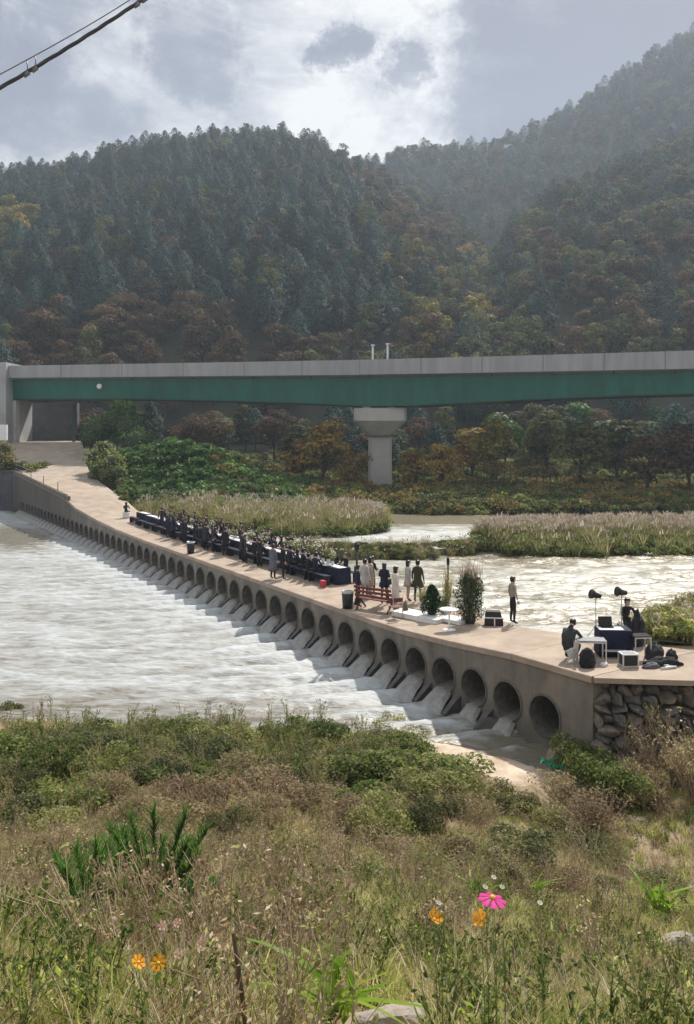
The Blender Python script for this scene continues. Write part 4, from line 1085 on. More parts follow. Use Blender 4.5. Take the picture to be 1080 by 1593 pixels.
def person_mesh(pose, top, legs, shoes, sleeve=True):
    J = pose_joints(pose); E = [('pelvis', 'waist', 0), ('waist', 'chest', 0), ('chest', 'neck', 0), ('neck', 'head', 2), ('head', 'crown', 2)]
    for s in 'LR':
        E += [('chest', 'shoulder' + s, 0), ('shoulder' + s, 'elbow' + s, 0), ('elbow' + s, 'wrist' + s, 0 if sleeve else 2), ('pelvis', 'hip' + s, 1), ('hip' + s, 'knee' + s, 1), ('knee' + s, 'ankle' + s, 1), ('ankle' + s, 'toe' + s, 3)]
    me = skin_body(J, E, None, [top, legs, M['skin'], shoes, M['eye']])
    # hands, nose, ears and eyes joined into the same body mesh
    mb = MB(); h = Vector(J['head'][0])
    mb.ell(h + Vector((0, -.098, -.01)), (.013, .018, .022), 6, 4, 2)
    for sx in (-1, 1):
        mb.ell(h + Vector((sx * .082, .005, -.0)), (.012, .02, .03), 6, 4, 2); mb.ell(h + Vector((sx * .032, -.086, .02)), (.012, .008, .007), 6, 4, 4)
    mb.ell(h + Vector((0, -.088, -.045)), (.022, .008, .005), 6, 4, 4)
    for s, sx in (('L', 1), ('R', -1)):
        w = Vector(J['wrist' + s][0]); e = Vector(J['elbow' + s][0]); d = (w - e).normalized()
        side = d.cross(Vector((0, 0, 1))); side = Vector((0, 1, 0)) if side.length < .4 else side.normalized(); nm = d.cross(side).normalized()
        mb.ell(w + d * .055, (.040, .040, .040), 8, 5, 2)
        palm = w + d * .05
        for k in range(4):
            u = (k - 1.5) * .021; L_ = (.070, .080, .076, .060)[k]; b = palm + side * u + d * .03
            mb.tube([b, b + d * L_ * .5 + nm * .006, b + d * L_ * .95 + nm * .028], [.0105, .0095, .007], 5, 2)
        b = palm - side * .03 - d * .01; mb.tube([b, b - side * .028 + d * .025, b - side * .034 + d * .055 + nm * .01], [.012, .011, .008], 5, 2)
    tmp = mb.mesh('bits', [])
    bm = bmesh.new(); bm.from_mesh(res_copy(me)); n0 = len(bm.faces); bm.from_mesh(tmp)
    bm.to_mesh(me); bm.free(); return me, J
def res_copy(me): return me
def hair_mesh(J, long=False, hat=False):
    h = Vector(J['head'][0]); mb = MB(); n = 14; rings = []
    prof = ((.0, .118), (.05, .112), (.085, .095), (.1, .07), (.106, .03), (.104, .0), (.098, -.03), (.085, -.07)) if not long else ((.0, .12), (.055, .114), (.088, .095), (.104, .07), (.108, .02), (.1, -.05), (.095, -.14), (.09, -.22), (.06, -.28))
    for r, z in prof:
        rg = []
        for k in range(n):
            a = 2 * PI * k / n; x, y = math.cos(a), math.sin(a); rr = r + .0
            front = max(0, -y); 
            zz = z; 
            rr_y = y if y > -.1 else -.1 + (y + .1) * float(np.interp(z, [0, .03, .07], [.15, .5, 1]))
            rg.append(h + Vector((x * rr * .88, .012 + rr_y * rr * 1.05, zz)))
        rings.append(rg)
    mb.loft(rings, caps=True)
    if not long: pass
    return mb
def coat_mesh(length, flare, z0=1.42, belt=.98, sit=False):
    mb = MB(); n = 18; rings = []
    for z, rx, ry in ((z0 + .03, .06, .06), (z0, .15, .10), (z0 - .06, .195, .125), (1.22, .18, .125), (belt + .06, .155, .12), (belt - .08, .175, .13), (max(length + .15, .45), .19 + flare * .6, .14 + flare * .6), (length, .20 + flare, .15 + flare), (length + .01, .17 + flare, .12 + flare)):
        rings.append([Vector((math.cos(2 * PI * k / n) * rx * (1 + (.05 * math.cos(k * PI) if z < .85 else 0)), .01 + math.sin(2 * PI * k / n) * ry * (1 + (.05 * math.cos(k * PI) if z < .85 else 0)), z)) for k in range(n)])
    mb.loft(rings, caps=False); return mb
_pc = {}
def person(pose, loc, rz, top, legs, label, group=None, shoes=None, hair='short', hairm=None, coat=None, h=1.0, bag=None):
    shoes = shoes or M['black']; key = (pose, top.name, legs.name)
    if key not in _pc: _pc[key] = person_mesh(pose, top, legs, shoes)
    me, J = _pc[key]
    root = empty('person', loc, rz, label=label, cat='person', group=group); root.scale = (h,) * 3
    link('body', me, root)
    hk = ('hair', pose, hair, (hairm or M['hair']).name)
    if hk not in _pc: _pc[hk] = hair_mesh(J, hair == 'long').mesh('hair', [hairm or M['hair']])
    link('hair', _pc[hk], root)
    if coat:
        l, fl, m = coat; ck = ('coat', l, fl, m.name)
        if ck not in _pc: _pc[ck] = coat_mesh(l, fl).mesh('coat', [m])
        link('coat', _pc[ck], root)
    if bag:
        mb = MB(); mb.box((-.27, .08, .95), (.1, .26, .22), (0, 0, 0), 0, .8); mb.tube([(-.27, .0, 1.05), (-.19, -.02, 1.42), (-.25, .14, 1.05)], .01, 5); mb.build('shoulder_bag', M['black'], root)
    return root
AWAY = PI            # turned so that the back shows to the eye
ACR = math.atan2(NN.y, NN.x)          # yaw of the causeway normal
def face_dir(v): return math.atan2(v.y, v.x) + PI / 2      # yaw for a figure that faces -Y
UP = face_dir(NN); DOWN = face_dir(-NN)

def onz(px, py):       # a point of the deck under that pixel
    z = 0
    for _ in range(6):
        p = atz(px, py, z); s = (p - P0).dot(UU); z = edge_z(s)
    p.z = z; return p
# ------------------------------------------------------------------ long tables, benches, guests
def tables():
    TL = 1.84
    tab = empty('banquet_table', (0, 0, 0))
    mb = MB(); mb.box((0, 0, .735), (1.8, .74, .03)); mb.build('table_top', M['navy'], tab)
    mb = MB(); n = 40; rings = []
    per = []
    for k in range(n):
        t = k / n * 4; sgn = [(-1, -1), (1, -1), (1, 1), (-1, 1)]; i = int(t); f = t - i; a, b = sgn[i], sgn[(i + 1) % 4]; per.append(((a[0] * (1 - f) + b[0] * f) * .905, (a[1] * (1 - f) + b[1] * f) * .375))
    for z, o in ((.765, .985), (.72, 1.003), (.4, 1.02), (.03, 1.045)):
        rings.append([Vector((x * (o + (.012 * math.sin(k * 2.4) if z < .7 else 0)), y * (o + (.05 * math.sin(k * 2.4) if z < .7 else 0)), z)) for k, (x, y) in enumerate(per)])
    mb.loft(rings, caps=False, smooth=True); mb.build('table_skirt', M['navy'], tab)
    mb = MB(); mb.box((0, .02, .7675), (1.76, .42, .006)); mb.build('table_runner', M['whitecloth'], tab)
    ben = empty('bench', (0, 0, 0))
    mb = MB(); mb.box((0, 0, .44), (1.7, .32, .04)); mb.build('seat', M['navy'], ben)
    for x in (-.7, .7):
        mb = MB(); mb.box((x, 0, .21), (.06, .30, .42)); mb.build('leg', M['black'], ben)
    mb = MB(); mb.box((0, 0, .27), (1.34, .03, .22)); mb.build('front_panel', M['navy'], ben)
    sa, sb = s_of_px(214, 2.5) , s_of_px(527, 2.5)
    n = int(round((sa - sb) / TL)); out = []
    for i in range(n):
        s = sb + (i + .5) * (sa - sb) / n; p = cw(s, 2.78)
        lab = 'navy skirted table in the middle of the long banquet row on the causeway'
        if i == 0: lab = 'navy skirted table at the near end of the long banquet row'
        if i == n - 1: lab = 'navy skirted table at the far end of the long banquet row'
        if i == 0: t = tab; t.location = p; t.rotation_euler.z = DECKYAW
        else: t = dup(tab, p, DECKYAW)
        tag(t, lab, 'table', 'navy tables of the long banquet row')
        q = cw(s, 1.98)
        lab = 'low dark bench pulled up to the long row of navy tables'
        if i == n - 1: lab = 'empty white-topped bench at the far end of the table row'
        if i == 0: b = ben; b.location = q; b.rotation_euler.z = DECKYAW
        else: b = dup(ben, q, DECKYAW)
        tag(b, lab, 'bench', 'benches along the navy tables'); out.append(s)
    return sa, sb, out
SA, SB, TS = tables()
rp = np.random.default_rng(33)
# guests on the benches, backs to the eye
darks = [M['blackcloth'], M['darkblue'], M['charcoal']]
lab_near = {'black_cloth': 'guest in black seated on the bench with back to camera', 'dark_blue_cloth': 'guest in dark blue seated on the bench with back to camera', 'charcoal_cloth': 'guest in charcoal seated on the bench with back to camera'}
lab_far = {'black_cloth': 'guest in black seated behind the long table facing the camera', 'dark_blue_cloth': 'guest in dark blue seated behind the long table facing the camera', 'charcoal_cloth': 'guest in charcoal seated behind the long table facing the camera', 'beige_cloth': 'guest in beige seated behind the long table', 'pale_grey_cloth': 'guest in pale grey seated behind the long table'}
s = SA - 5.6
lab_st = {'black_cloth': 'person in black standing with the crowd at the near side of the tables', 'dark_blue_cloth': 'person in dark blue standing with the crowd at the near side of the tables', 'charcoal_cloth': 'person in charcoal standing with the crowd at the near side of the tables'}
while s > SB + .9:
    px = (lambda p: p.x / p.y * F + HX)(cw(s, 2))
    gap = any(a < px < b for a, b in ((364, 380), (232, 262), (508, 530), (414, 446)))
    if not gap:
        m = darks[int(rp.integers(3))]; hr = 'long' if rp.random() < .4 else 'short'
        if rp.random() < (.42 if px < 410 else .15):
            person('fold' if rp.random() < .5 else 'stand', cw(s, 1.66 + rp.uniform(-.06, .06)), UP + rp.uniform(-.7, .7), m, M['denim'], lab_st[m.name], 'people standing along the near side of the tables', hair=hr, h=rp.uniform(.88, .98), coat=(.6, .03, m) if rp.random() < .5 else None)
        else:
            person('sit', cw(s, 1.95 + rp.uniform(-.05, .05), -.02), UP + rp.uniform(-.4, .4), m, M['denim'], lab_near[m.name], 'guests on the benches', hair=hr, h=rp.uniform(1.0, 1.14))
    s -= rp.uniform(.42, .70)
s = SA - 3.4
while s > SB + .4:
    m = darks[int(rp.integers(3))] if rp.random() < .75 else (M['beige'] if rp.random() < .5 else M['palecoat'])
    person('sit', cw(s, 3.52, 0), DOWN + rp.uniform(-.3, .3), m, M['denim'], lab_far[m.name], 'guests behind the long table', hair='long' if rp.random() < .5 else 'short', h=rp.uniform(1.0, 1.14), hairm=M['hairb'] if rp.random() < .3 else None)
    s -= rp.uniform(.65, 1.1)
# stools for the guests behind the tables: one bench like the near ones
sb_ = empty('bench', (0, 0, 0)); mb = MB(); mb.box((0, 0, .44), (1.7, .3, .04)); mb.build('seat', M['navy'], sb_)
for x in (-.7, .7):
    mb = MB(); mb.box((x, 0, .21), (.06, .28, .42)); mb.build('leg', M['black'], sb_)
for i, s in enumerate(TS):
    b = sb_ if i == 0 else dup(sb_); b.location = cw(s, 3.56); b.rotation_euler.z = DECKYAW
    tag(b, 'dark bench on the river side of the long navy tables', 'bench', 'benches on the river side of the tables')

# flower and grass arrangements on the tables
def arrangement(seed, h, m1, m2):
    rng = np.random.default_rng(seed); root = empty('table_flowers')
    mb = MB(); n = 10; mb.loft([[Vector((math.cos(2 * PI * k / n) * r, math.sin(2 * PI * k / n) * r, z)) for k in range(n)] for r, z in ((.06, 0), (.09, .06), (.07, .14), (.08, .17))]); mb.build('vase', M['whitecloth'], root)
    P = unit(90, rng) * np.array([.26, .26, h * .4]) * rng.uniform(.4, 1, (90, 1)) + np.array([0, 0, .18 + h * .5])
    a = leaves(P, rng.uniform(.06, .13, 90), rng, .6, .3); st = sticks(np.tile([[0, 0, .1]], (20, 1)), P[:20], np.full(20, .006), np.full(20, .004), rng)
    link('foliage', fol_mesh('foliage', [(*a, 0), (*st, 0)], [m1]), root)
    Q = unit(34, rng) * np.array([.22, .22, h * .38]) * rng.uniform(.6, 1.1, (34, 1)) + np.array([0, 0, .2 + h * .58]); b = leaves(Q, rng.uniform(.06, .12, 34), rng, .9, .6)
    link('blossom', fol_mesh('blossom', [(*b, 0)], [m2]), root); return root
AR = [arrangement(1, .55, M['bushg'], M['whitef']), arrangement(2, .7, M['olivel'], M['whitef']), arrangement(3, .5, M['bushg'], M['plume'])]
i = 0
for px, sc in ((300, .8), (330, .9), (366, .9), (392, 1), (415, 1), (455, 1.1), (465, 1.2), (476, 1.25), (486, 1.2), (495, 1.3), (504, 1.1), (512, 1.2), (519, .9)):
    p = cw(s_of_px(px, 2.9), 2.85); p.z += .77
    a = AR[i] if i < 3 else dup(AR[i % 3]); a.location = p; a.scale = (sc,) * 3; a.rotation_euler.z = i
    tag(a, 'bushy white and green flower arrangement on the near half of the tables' if px > 440 else 'small green arrangement on the far half of the tables', 'flowers', 'flower arrangements on the tables'); i += 1
# a few white plates or napkins folded on the bench side and a red box
for k, px in enumerate((449, 487, 495)):
    p = cw(s_of_px(px, 2.0), 2.45); p.z += .785; mb = MB(); mb.box((0, 0, 0), (.34, .22, .03), (0, .1, .3 * k)); mb.box((.06, .05, .03), (.2, .16, .03), (0, .12, .5))
    mb.build('folded_napkins', M['white'], None, p, label=('white folded cloth left of the pale coats', 'left pile of white cloth near the red box', 'right pile of white cloth near the red box')[k], cat='napkin')
p = cw(s_of_px(502, 1.6), 1.62); mb = MB(); mb.box((0, 0, .20), (.30, .16, .18)); mb.box((0, 0, .30), (.32, .18, .03)); mb.box((0, 0, .05), (.26, .14, .1)); mb.build('red_box', M['redbox'], None, p, DECKYAW, label='small pinkish red box at the near end of the tables', cat='box')

# ------------------------------------------------------------------ standing people
person('stand', onz(425, 901), UP + .3, M['greycoat'], M['denim'], 'standing person in a long grey coat beside the tables, back to camera', coat=(.42, .07, M['greycoat']), hair='short')
person('stand', onz(441, 901), UP - .4, M['blackcloth'], M['denim'], 'standing person in a black coat just right of the long grey coat', coat=(.55, .04, M['blackcloth']), hair='short', h=.99)
person('stand', onz(252, 826), UP + 1.2, M['blackcloth'], M['denim'], 'person in black standing at the far part of the table row', h=1.0)
person('sit', onz(196, 806) + Vector((0, 0, -.02)), UP + .9, M['blackcloth'], M['denim'], 'person in black sitting at the far end of the tables', hair='long')
mb = MB(); mb.box((0, 0, .25), (.5, .4, .36)); mb.box((0, 0, .44), (.54, .44, .04)); mb.box((0, 0, .05), (.4, .3, .1)); mb.build('crate_seat', M['whitecloth'], None, onz(197, 806) + Vector((0, .0, 0)), label='pale crate seat under the person at the far end', cat='crate')
person('stand', onz(557, 944), UP - .2, M['darkblue'], M['denim'], 'person in navy standing right behind the dark lamp post', hair='short')
person('stand', onz(568, 932), UP + .2, M['palecoat'], M['charcoal'], 'woman in a pale grey top and dark skirt behind the red bench, back to camera', hair='short', coat=(.6, .02, M['palecoat']))
person('stand', onz(576, 928), UP - .1, M['beige'], M['beige'], 'person in a beige coat with long hair behind the red bench', hair='long', coat=(.5, .03, M['beige']))
person('fold', onz(579.5, 926), UP + .1, M['blackcloth'], M['denim'], 'slim person in black between the beige coat and the woman with a bag')
person('fold', onz(598, 940), UP + .5, M['darkblue'], M['denim'], 'woman in a navy jacket with a bag behind the middle of the red bench', hair='long', bag=True, hairm=M['hairb'], coat=(.72, .03, M['darkblue']))
person('stand', onz(616, 950), UP - .3, M['ivory'], M['ivory'], 'woman in a long ivory dress at the right end of the red bench', hair='long', coat=(.42, .01, M['ivory']), h=1.03)
person('stand', onz(635, 935), UP - .5, M['palecoat'], M['skin'], 'woman in a short pale grey coat left of the dark olive coat', hair='long', coat=(.62, .03, M['palecoat']))
person('stand', onz(650, 937), UP + .5, M['olive'], M['denim'], 'person in a dark olive coat at the right of the standing group', coat=(.62, .06, M['olive']), h=1.03)
person('stand', onz(798, 970), UP - .25, M['shirt'], M['denim'], 'man in a tan shirt and dark trousers standing alone near the deck edge')
person('crouch', onz(888, 1026), -PI / 2 + .9 + PI, M['charcoal'], M['denim'], 'crouching person in dark clothes at the metal table')
person('sit', onz(974, 994) + Vector((0, 0, .02)), .2, M['blackcloth'], M['denim'], 'person in black sitting behind the navy covered table')
mb = MB(); mb.box((0, 0, .42), (.4, .4, .05)); [mb.box((x, y, .2), (.04, .04, .4)) for x in (-.17, .17) for y in (-.17, .17)]; mb.build('stool', M['black'], None, onz(974, 994) + Vector((0, .05, 0)), label='dark stool under the person behind the navy table', cat='stool')

# ------------------------------------------------------------------ bins, post, red bench
def bin_(loc, label, rim):
    root = empty('waste_bin', loc, label=label, cat='bin', group='waste bins on the causeway')
    n = 16; ring = lambda r, z: [Vector((math.cos(2 * PI * k / n) * r, math.sin(2 * PI * k / n) * r, z)) for k in range(n)]
    mb = MB(); mb.loft([ring(.2, 0), ring(.235, .62), ring(.22, .62), ring(.19, .08)]); mb.build('bin_body', M['black'], root)
    mb = MB(); mb.loft([ring(.243, .60), ring(.25, .67), ring(.215, .69), ring(.21, .60)], caps=False); mb.build('bin_rim', rim, root)
bin_(onz(297, 861), 'lone dark bin with a pale rim at the near edge far down the causeway', M['metal'])
bin_(onz(541, 946), 'dark bin with a pale rim beside the lamp post and red bench', M['metal'])
def post():
    root = empty('lamp_post', onz(544, 942) + NN * .35, label='dark green lamp post standing beside the bin', cat='lamp post')
    mb = MB(); mb.tube([(0, 0, 0), (0, 0, .25)], [.11, .08], 10); mb.build('base', M['dsteel'], root)
    mb = MB(); mb.tube([(0, 0, .25), (0, 0, 2.2)], [.055, .045], 10); mb.build('pole', M['dsteel'], root)
    mb = MB(); mb.tube([(0, 0, 2.2), (0, 0, 2.24), (0, 0, 2.46), (0, 0, 2.56)], [.05, .09, .13, .02], 8, smooth=False); mb.build('lantern', M['black'], root)
    mb = MB(); mb.box((.0, .05, 1.3), (.22, .12, .5)); mb.build('speaker_box', M['black'], root)
post()
def red_bench():
    a, b = onz(566, 949), onz(604, 955); L_ = (b - a).length; yaw = math.atan2((b - a).y, (b - a).x)
    root = empty('park_bench', (a + b) / 2 + Vector((0, .2, 0)), yaw, label='dark red wooden slatted bench on the causeway in front of the standing group', cat='bench')
    L_ = max(L_, 1.5) + .25
    for i, (y, z, t) in enumerate(((-.24, .90, .10), (-.21, .74, .10), (-.18, .58, .09))):
        mb = MB(); mb.box((0, y, z), (L_, .035, t), (.12, 0, 0)); mb.build('back_slat', M['redwood'], root)
    for i in range(4):
        mb = MB(); mb.box((0, -.08 + i * .125, .44), (L_, .10, .035)); mb.build('seat_slat', M['redwood'], root)
    for x in (-L_ / 2 + .15, L_ / 2 - .15):
        mb = MB(); mb.beam((x, -.30, .02), (x, .12, .42), .06, .05); mb.beam((x, .36, .02), (x, -.04, .42), .055, .052); mb.beam((x, -.145, .42), (x, -.27, .98), .06, .045); mb.beam((x, -.1, .41), (x, .34, .41), .058, .04); mb.build('end_frame', M['redwood'], root)
red_bench()
# thin folding chair at the right end of the bench
def fchair():
    p = onz(616, 962); root = empty('metal_chair', p, .4, label='thin metal chair frame at the right end of the red bench', cat='chair')
    for x in (-.2, .2):
        for y, z1 in ((-.18, .85), (.2, .45)):
            mb = MB(); mb.tube([(x, y, 0), (x, y, z1)], .013, 6); mb.build('leg', M['metal'], root)
    mb = MB(); mb.box((0, 0, .45), (.42, .42, .02)); mb.build('seat', M['redwood'], root)
    mb = MB(); mb.box((0, -.18, .72), (.4, .015, .16)); mb.build('backrest', M['redwood'], root)
fchair()

# ------------------------------------------------------------------ display platform, planters, white table
a = onz(621, 962); b = onz(690, 974); d = (b - a); yaw = math.atan2(d.y, d.x)
def platform(name, c, sx, sy, h, label):
    root = empty(name, c, yaw, label=label, cat='platform')
    mb = MB(); mb.box((0, 0, h / 2), (sx, sy, h - .01)); mb.build('plinth', M['white'], root)
    mb = MB(); mb.box((0, 0, h + .005), (sx + .04, sy + .04, .03)); mb.build('top_board', M['white'], root); return root
c1 = onz(655, 966); platform('low_platform', c1 + Vector((0, .35, 0)), d.length + .05, .75, .17, 'white low platform carrying the dark conical bush')
c2 = onz(712, 972); platform('low_platform', c2 + Vector((-.05, .45, 0)), .95, .6, .12, 'smaller white platform between the round table and the tall bush')
def dark_bush(loc, h, r, n, label, name, grassy=False, seed=3):
    rng = np.random.default_rng(seed); root = empty(name, loc, label=label, cat='potted plant')
    mb = MB(); k = 14; mb.loft([[Vector((math.cos(2 * PI * i / k) * rr, math.sin(2 * PI * i / k) * rr, z)) for i in range(k)] for rr, z in ((r * .4, 0), (r * .5, .22), (r * .45, .22), (r * .4, .15))]); mb.build('pot', M['terracotta'], root)
    t = rng.random(n) ** .85; ang = rng.random(n) * 2 * PI; lump = 1 + .25 * np.sin(ang * 3 + t * 7 + seed) + .15 * np.sin(ang * 7 - t * 11)
    pr = r * ((1 - t) ** .55 * .95 + .08) if not grassy else r * (.55 + .45 * np.sin(PI * np.clip(t * 1.02, 0, 1)) ** .6) * np.clip((1.06 - t) * 3.5, .12, 1)
    rr = pr * lump * (1 - .6 * rng.random(n) ** 2.2)
    P = np.stack([np.cos(ang) * rr, np.sin(ang) * rr, .08 + h * t], 1); out = np.stack([np.cos(ang), np.sin(ang), np.full(n, .2)], 1)
    parts = [(*leaves(P, rng.uniform(.05, .12, n), rng, .45, .3, out, .7), 0)]
    nb = 700 if grassy else 60; B0 = np.stack([rng.normal(0, r * .45, nb), rng.normal(0, r * .45, nb), h * rng.uniform(.08 if grassy else .3, .8, nb)], 1); parts.append((*blades(B0, rng.uniform(.2, .42, nb) * (1.3 if grassy else .8), .02, rng.normal(0, .17, (nb, 2)), rng), 1 if grassy else 0))
    link('foliage', fol_mesh('foliage', parts, [M['shrubdk'], M['bushy_olive']]), root)
    st = sticks(np.tile([[0, 0, .1]], (12, 1)), np.stack([rng.normal(0, r * .3, 12), rng.normal(0, r * .3, 12), np.full(12, h * .8)], 1), np.full(12, .015), np.full(12, .006), rng)
    link('stem', fol_mesh('stem', [(*st, 0)], [M['bark']]), root); return root, rng
zc = .17
dark_bush(onz(673, 966) + Vector((0, .25, .19)), 1.02, .36, 2600, 'short dark green conical bush on the white platform', 'potted_bush', seed=3)
rt, rng_ = dark_bush(onz(733, 972) + Vector((0, .3, 0)), 1.85, .46, 3000, 'tall dark green bush with dry plumes on top beside the man', 'potted_bush', True, seed=8)
nb = 90; B0 = np.stack([rng_.normal(-.02, .16, nb), rng_.normal(0, .14, nb), rng_.uniform(1.3, 1.75, nb)], 1)
link('dry_plumes', fol_mesh('dry_plumes', [(*blades(B0, rng_.uniform(.4, .95, nb), .05, rng_.normal(0, .16, (nb, 2)), rng_), 0)], [M['plume']]), rt)
# pale grass sprays behind, tied to a dark pole
def spray(px, py, h, label, seed, m, pole=False):
    rng = np.random.default_rng(seed); p = onz(px, py); root = empty('grass_arrangement', p, label=label, cat='dried grass')
    mb = MB(); k = 12; mb.loft([[Vector((math.cos(2 * PI * i / k) * rr, math.sin(2 * PI * i / k) * rr, z)) for i in range(k)] for rr, z in ((.12, 0), (.17, .2), (.14, .3))]); mb.build('vase', M['whitecloth'], root)
    n = 120; B0 = np.stack([rng.normal(0, .09, n), rng.normal(0, .09, n), rng.uniform(.1, .5 * h, n)], 1)
    link('grass', fol_mesh('grass', [(*blades(B0, rng.uniform(.4, .75, n) * h, .02, rng.normal(0, .2, (n, 2)), rng), 0), (*leaves(B0 * np.array([2, 2, 1]) + np.array([0, 0, h * .35]), .07, rng), 0)], [m]), root)
    if pole: mb = MB(); mb.tube([(0.02, .12, 0), (.02, .12, h * 1.12)], .03, 8); mb.box((.02, .12, h * 1.12), (.1, .1, .28)); mb.build('pole', M['black'], root)
spray(697, 952, 1.75, 'pale dried grass spray tied to a slim black pole left of the tall bush', 4, M['reed'], True)
spray(660, 948, 1.0, 'short pale dried grass spray behind the dark conical bush', 5, M['reed'])
spray(692, 960, 1.0, 'green and straw coloured spray between the conical bush and white table', 6, M['olivel'])
# little brown triangular basket
p = onz(631, 958); mb = MB(); k = 10; mb.loft([[Vector((math.cos(2 * PI * i / k) * rr, math.sin(2 * PI * i / k) * rr, z)) for i in range(k)] for rr, z in ((.16, 0), (.15, .12), (.07, .42), (.03, .5))]); mb.tube([(-.04, 0, .48), (0, 0, .6), (.04, 0, .48)], .012, 6)
mb.build('wicker_lantern', M['wood'], None, p + Vector((0, .1, .0)), label='small brown tapered basket by the feet of the pale coated woman', cat='basket')
def rtable():
    root = empty('round_table', onz(699, 980), label='small white round pedestal table between the two dark bushes', cat='table'); n = 24
    ring = lambda r, z: [Vector((math.cos(2 * PI * k / n) * r, math.sin(2 * PI * k / n) * r, z)) for k in range(n)]
    mb = MB(); mb.loft([ring(.33, .70), ring(.34, .72), ring(.33, .74)]); mb.build('tabletop', M['white'], root)
    mb = MB(); mb.tube([(0, 0, .03), (0, 0, .7)], [.03, .03], 10); mb.build('column', M['white'], root)
    mb = MB(); mb.loft([ring(.24, 0), ring(.23, .02), ring(.05, .05)]); mb.build('foot', M['white'], root)
rtable()
def monitor():
    p = onz(770, 974); root = empty('equipment_case', p + Vector((0, .2, 0)), -.15, label='black equipment case with a white stripe at the foot of the tall bush', cat='case')
    mb = MB(); mb.box((0, 0, .14), (.66, .45, .26), None, 0, .96); mb.build('case_body', M['black'], root)
    mb = MB(); mb.box((0, 0, .29), (.68, .47, .035)); mb.build('white_band', M['white'], root)
    mb = MB(); mb.box((-.02, 0, .40), (.6, .4, .19), None, 0, .8); mb.build('lid', M['black'], root)
    mb = MB(); mb.box((.02, -.235, .14), (.04, .02, .24)); mb.build('latch', M['white'], root)
monitor()

# ------------------------------------------------------------------ technical corner
def frame_table(loc, rz, sx, sy, h, label, topm, shelf=False):
    root = empty('metal_table', loc, rz, label=label, cat='table')
    mb = MB(); mb.box((0, 0, h - .012), (sx, sy, .025)); mb.build('tabletop', topm, root)
    for x in (-1, 1):
        for y in (-1, 1):
            mb = MB(); mb.box((x * (sx / 2 - .02), y * (sy / 2 - .02), (h - .03) / 2), (.03, .03, h - .03)); mb.build('leg', M['alum'], root)
    for y in (-1, 1):
        mb = MB(); mb.box((0, y * (sy / 2 - .02), h - .05), (sx - .07, .028, .035)); mb.build('rail', M['alum'], root)
    return root
frame_table(onz(921, 1030) + Vector((0, .15, 0)), -.1, .82, .5, .62, 'metal framed table with a grey top beside the crouching person', M['fabricgrey'])
# slanted panel / folded easel leaning on it
mb = MB(); mb.beam((-.22, 0, .02), (.12, .0, .70), .03, .05); mb.beam((-.02, 0.05, .02), (.14, .05, .70), .03, .045); mb.beam((.05, 0, .06), (.14, 0, .64), .02, .03); mb.box((-.07, .025, .3), (.2, .02, .28), (0, -.47, 0))
mb.build('folded_stand', M['alum'], None, onz(893, 1034), label='pale folded stand leaning at the left of the grey topped table', cat='stand')
def navy_table():
    p = onz(961, 1024) + Vector((0, .38, 0)); root = empty('control_table', p, -.05, label='table under a navy cloth holding a laptop', cat='table')
    mb = MB(); n = 28; per = []
    for k in range(n):
        t = k / n * 4; sg = [(-1, -1), (1, -1), (1, 1), (-1, 1)]; i = int(t); f = t - i; a, b = sg[i], sg[(i + 1) % 4]; per.append(((a[0] * (1 - f) + b[0] * f) * .47, (a[1] * (1 - f) + b[1] * f) * .33))
    mb.loft([[Vector((x * (o + .01 * math.sin(2.3 * k)), y * (o + .03 * math.sin(2.3 * k)), z)) for k, (x, y) in enumerate(per)] for z, o in ((.03, 1.03), (.4, 1.01), (.76, 1.0), (.775, .97))]); mb.build('table_cloth', M['navy'], root)
    mb = MB(); mb.box((-.1, -.05, .78), (.7, .4, .008)); mb.build('white_sheet', M['whitecloth'], root)
    mb = MB(); mb.box((-.05, -.40, .22), (.62, .16, .03)); mb.build('lower_shelf', M['alum'], root)
    return p
NT = navy_table()
mb = MB(); mb.box((0, 0, .012), (.36, .25, .02)); mb.build('laptop', M['laptop'], None, NT + Vector((-.17, .08, .785)), .0, label='open black laptop on the navy covered table', cat='laptop')
lp = bpy.data.objects['laptop']; mb = MB(); mb.box((0, .14, .14), (.4, .015, .28), (-.2, 0, 0)); mb.build('screen', M['laptop'], lp)
def light_stand(px, py, h, label, tilt):
    root = empty('light_stand', onz(px, py), label=label, cat='light stand', group='tripod lights at the technical corner')
    mb = MB(); mb.tube([(0, 0, .3), (0, 0, h)], .014, 7); mb.build('pole', M['metal'], root)
    for k in range(3):
        a = 2 * PI * k / 3 + .4; mb = MB(); mb.tube([(math.cos(a) * .38, math.sin(a) * .38, .01), (0, 0, .55)], .011, 6); mb.build('leg', M['metal'], root)
    mb = MB(); n = 12; e = Euler((0, tilt, .3)).to_matrix()
    mb.loft([[e @ Vector((x, math.cos(2 * PI * k / n) * r, math.sin(2 * PI * k / n) * r)) + Vector((0, 0, h + .08)) for k in range(n)] for x, r in ((-.17, .15), (-.15, .15), (.02, .08), (.17, .07))]); mb.build('lamp_head', M['black'], root)
    mb = MB(); mb.box((0, 0, h + .01), (.05, .2, .03)); mb.build('bracket', M['black'], root)
light_stand(927, 1001, 1.42, 'left tripod light with a black head behind the grey topped table', .3)
light_stand(967, 999, 1.48, 'right tripod light with a black head behind the laptop', .2)
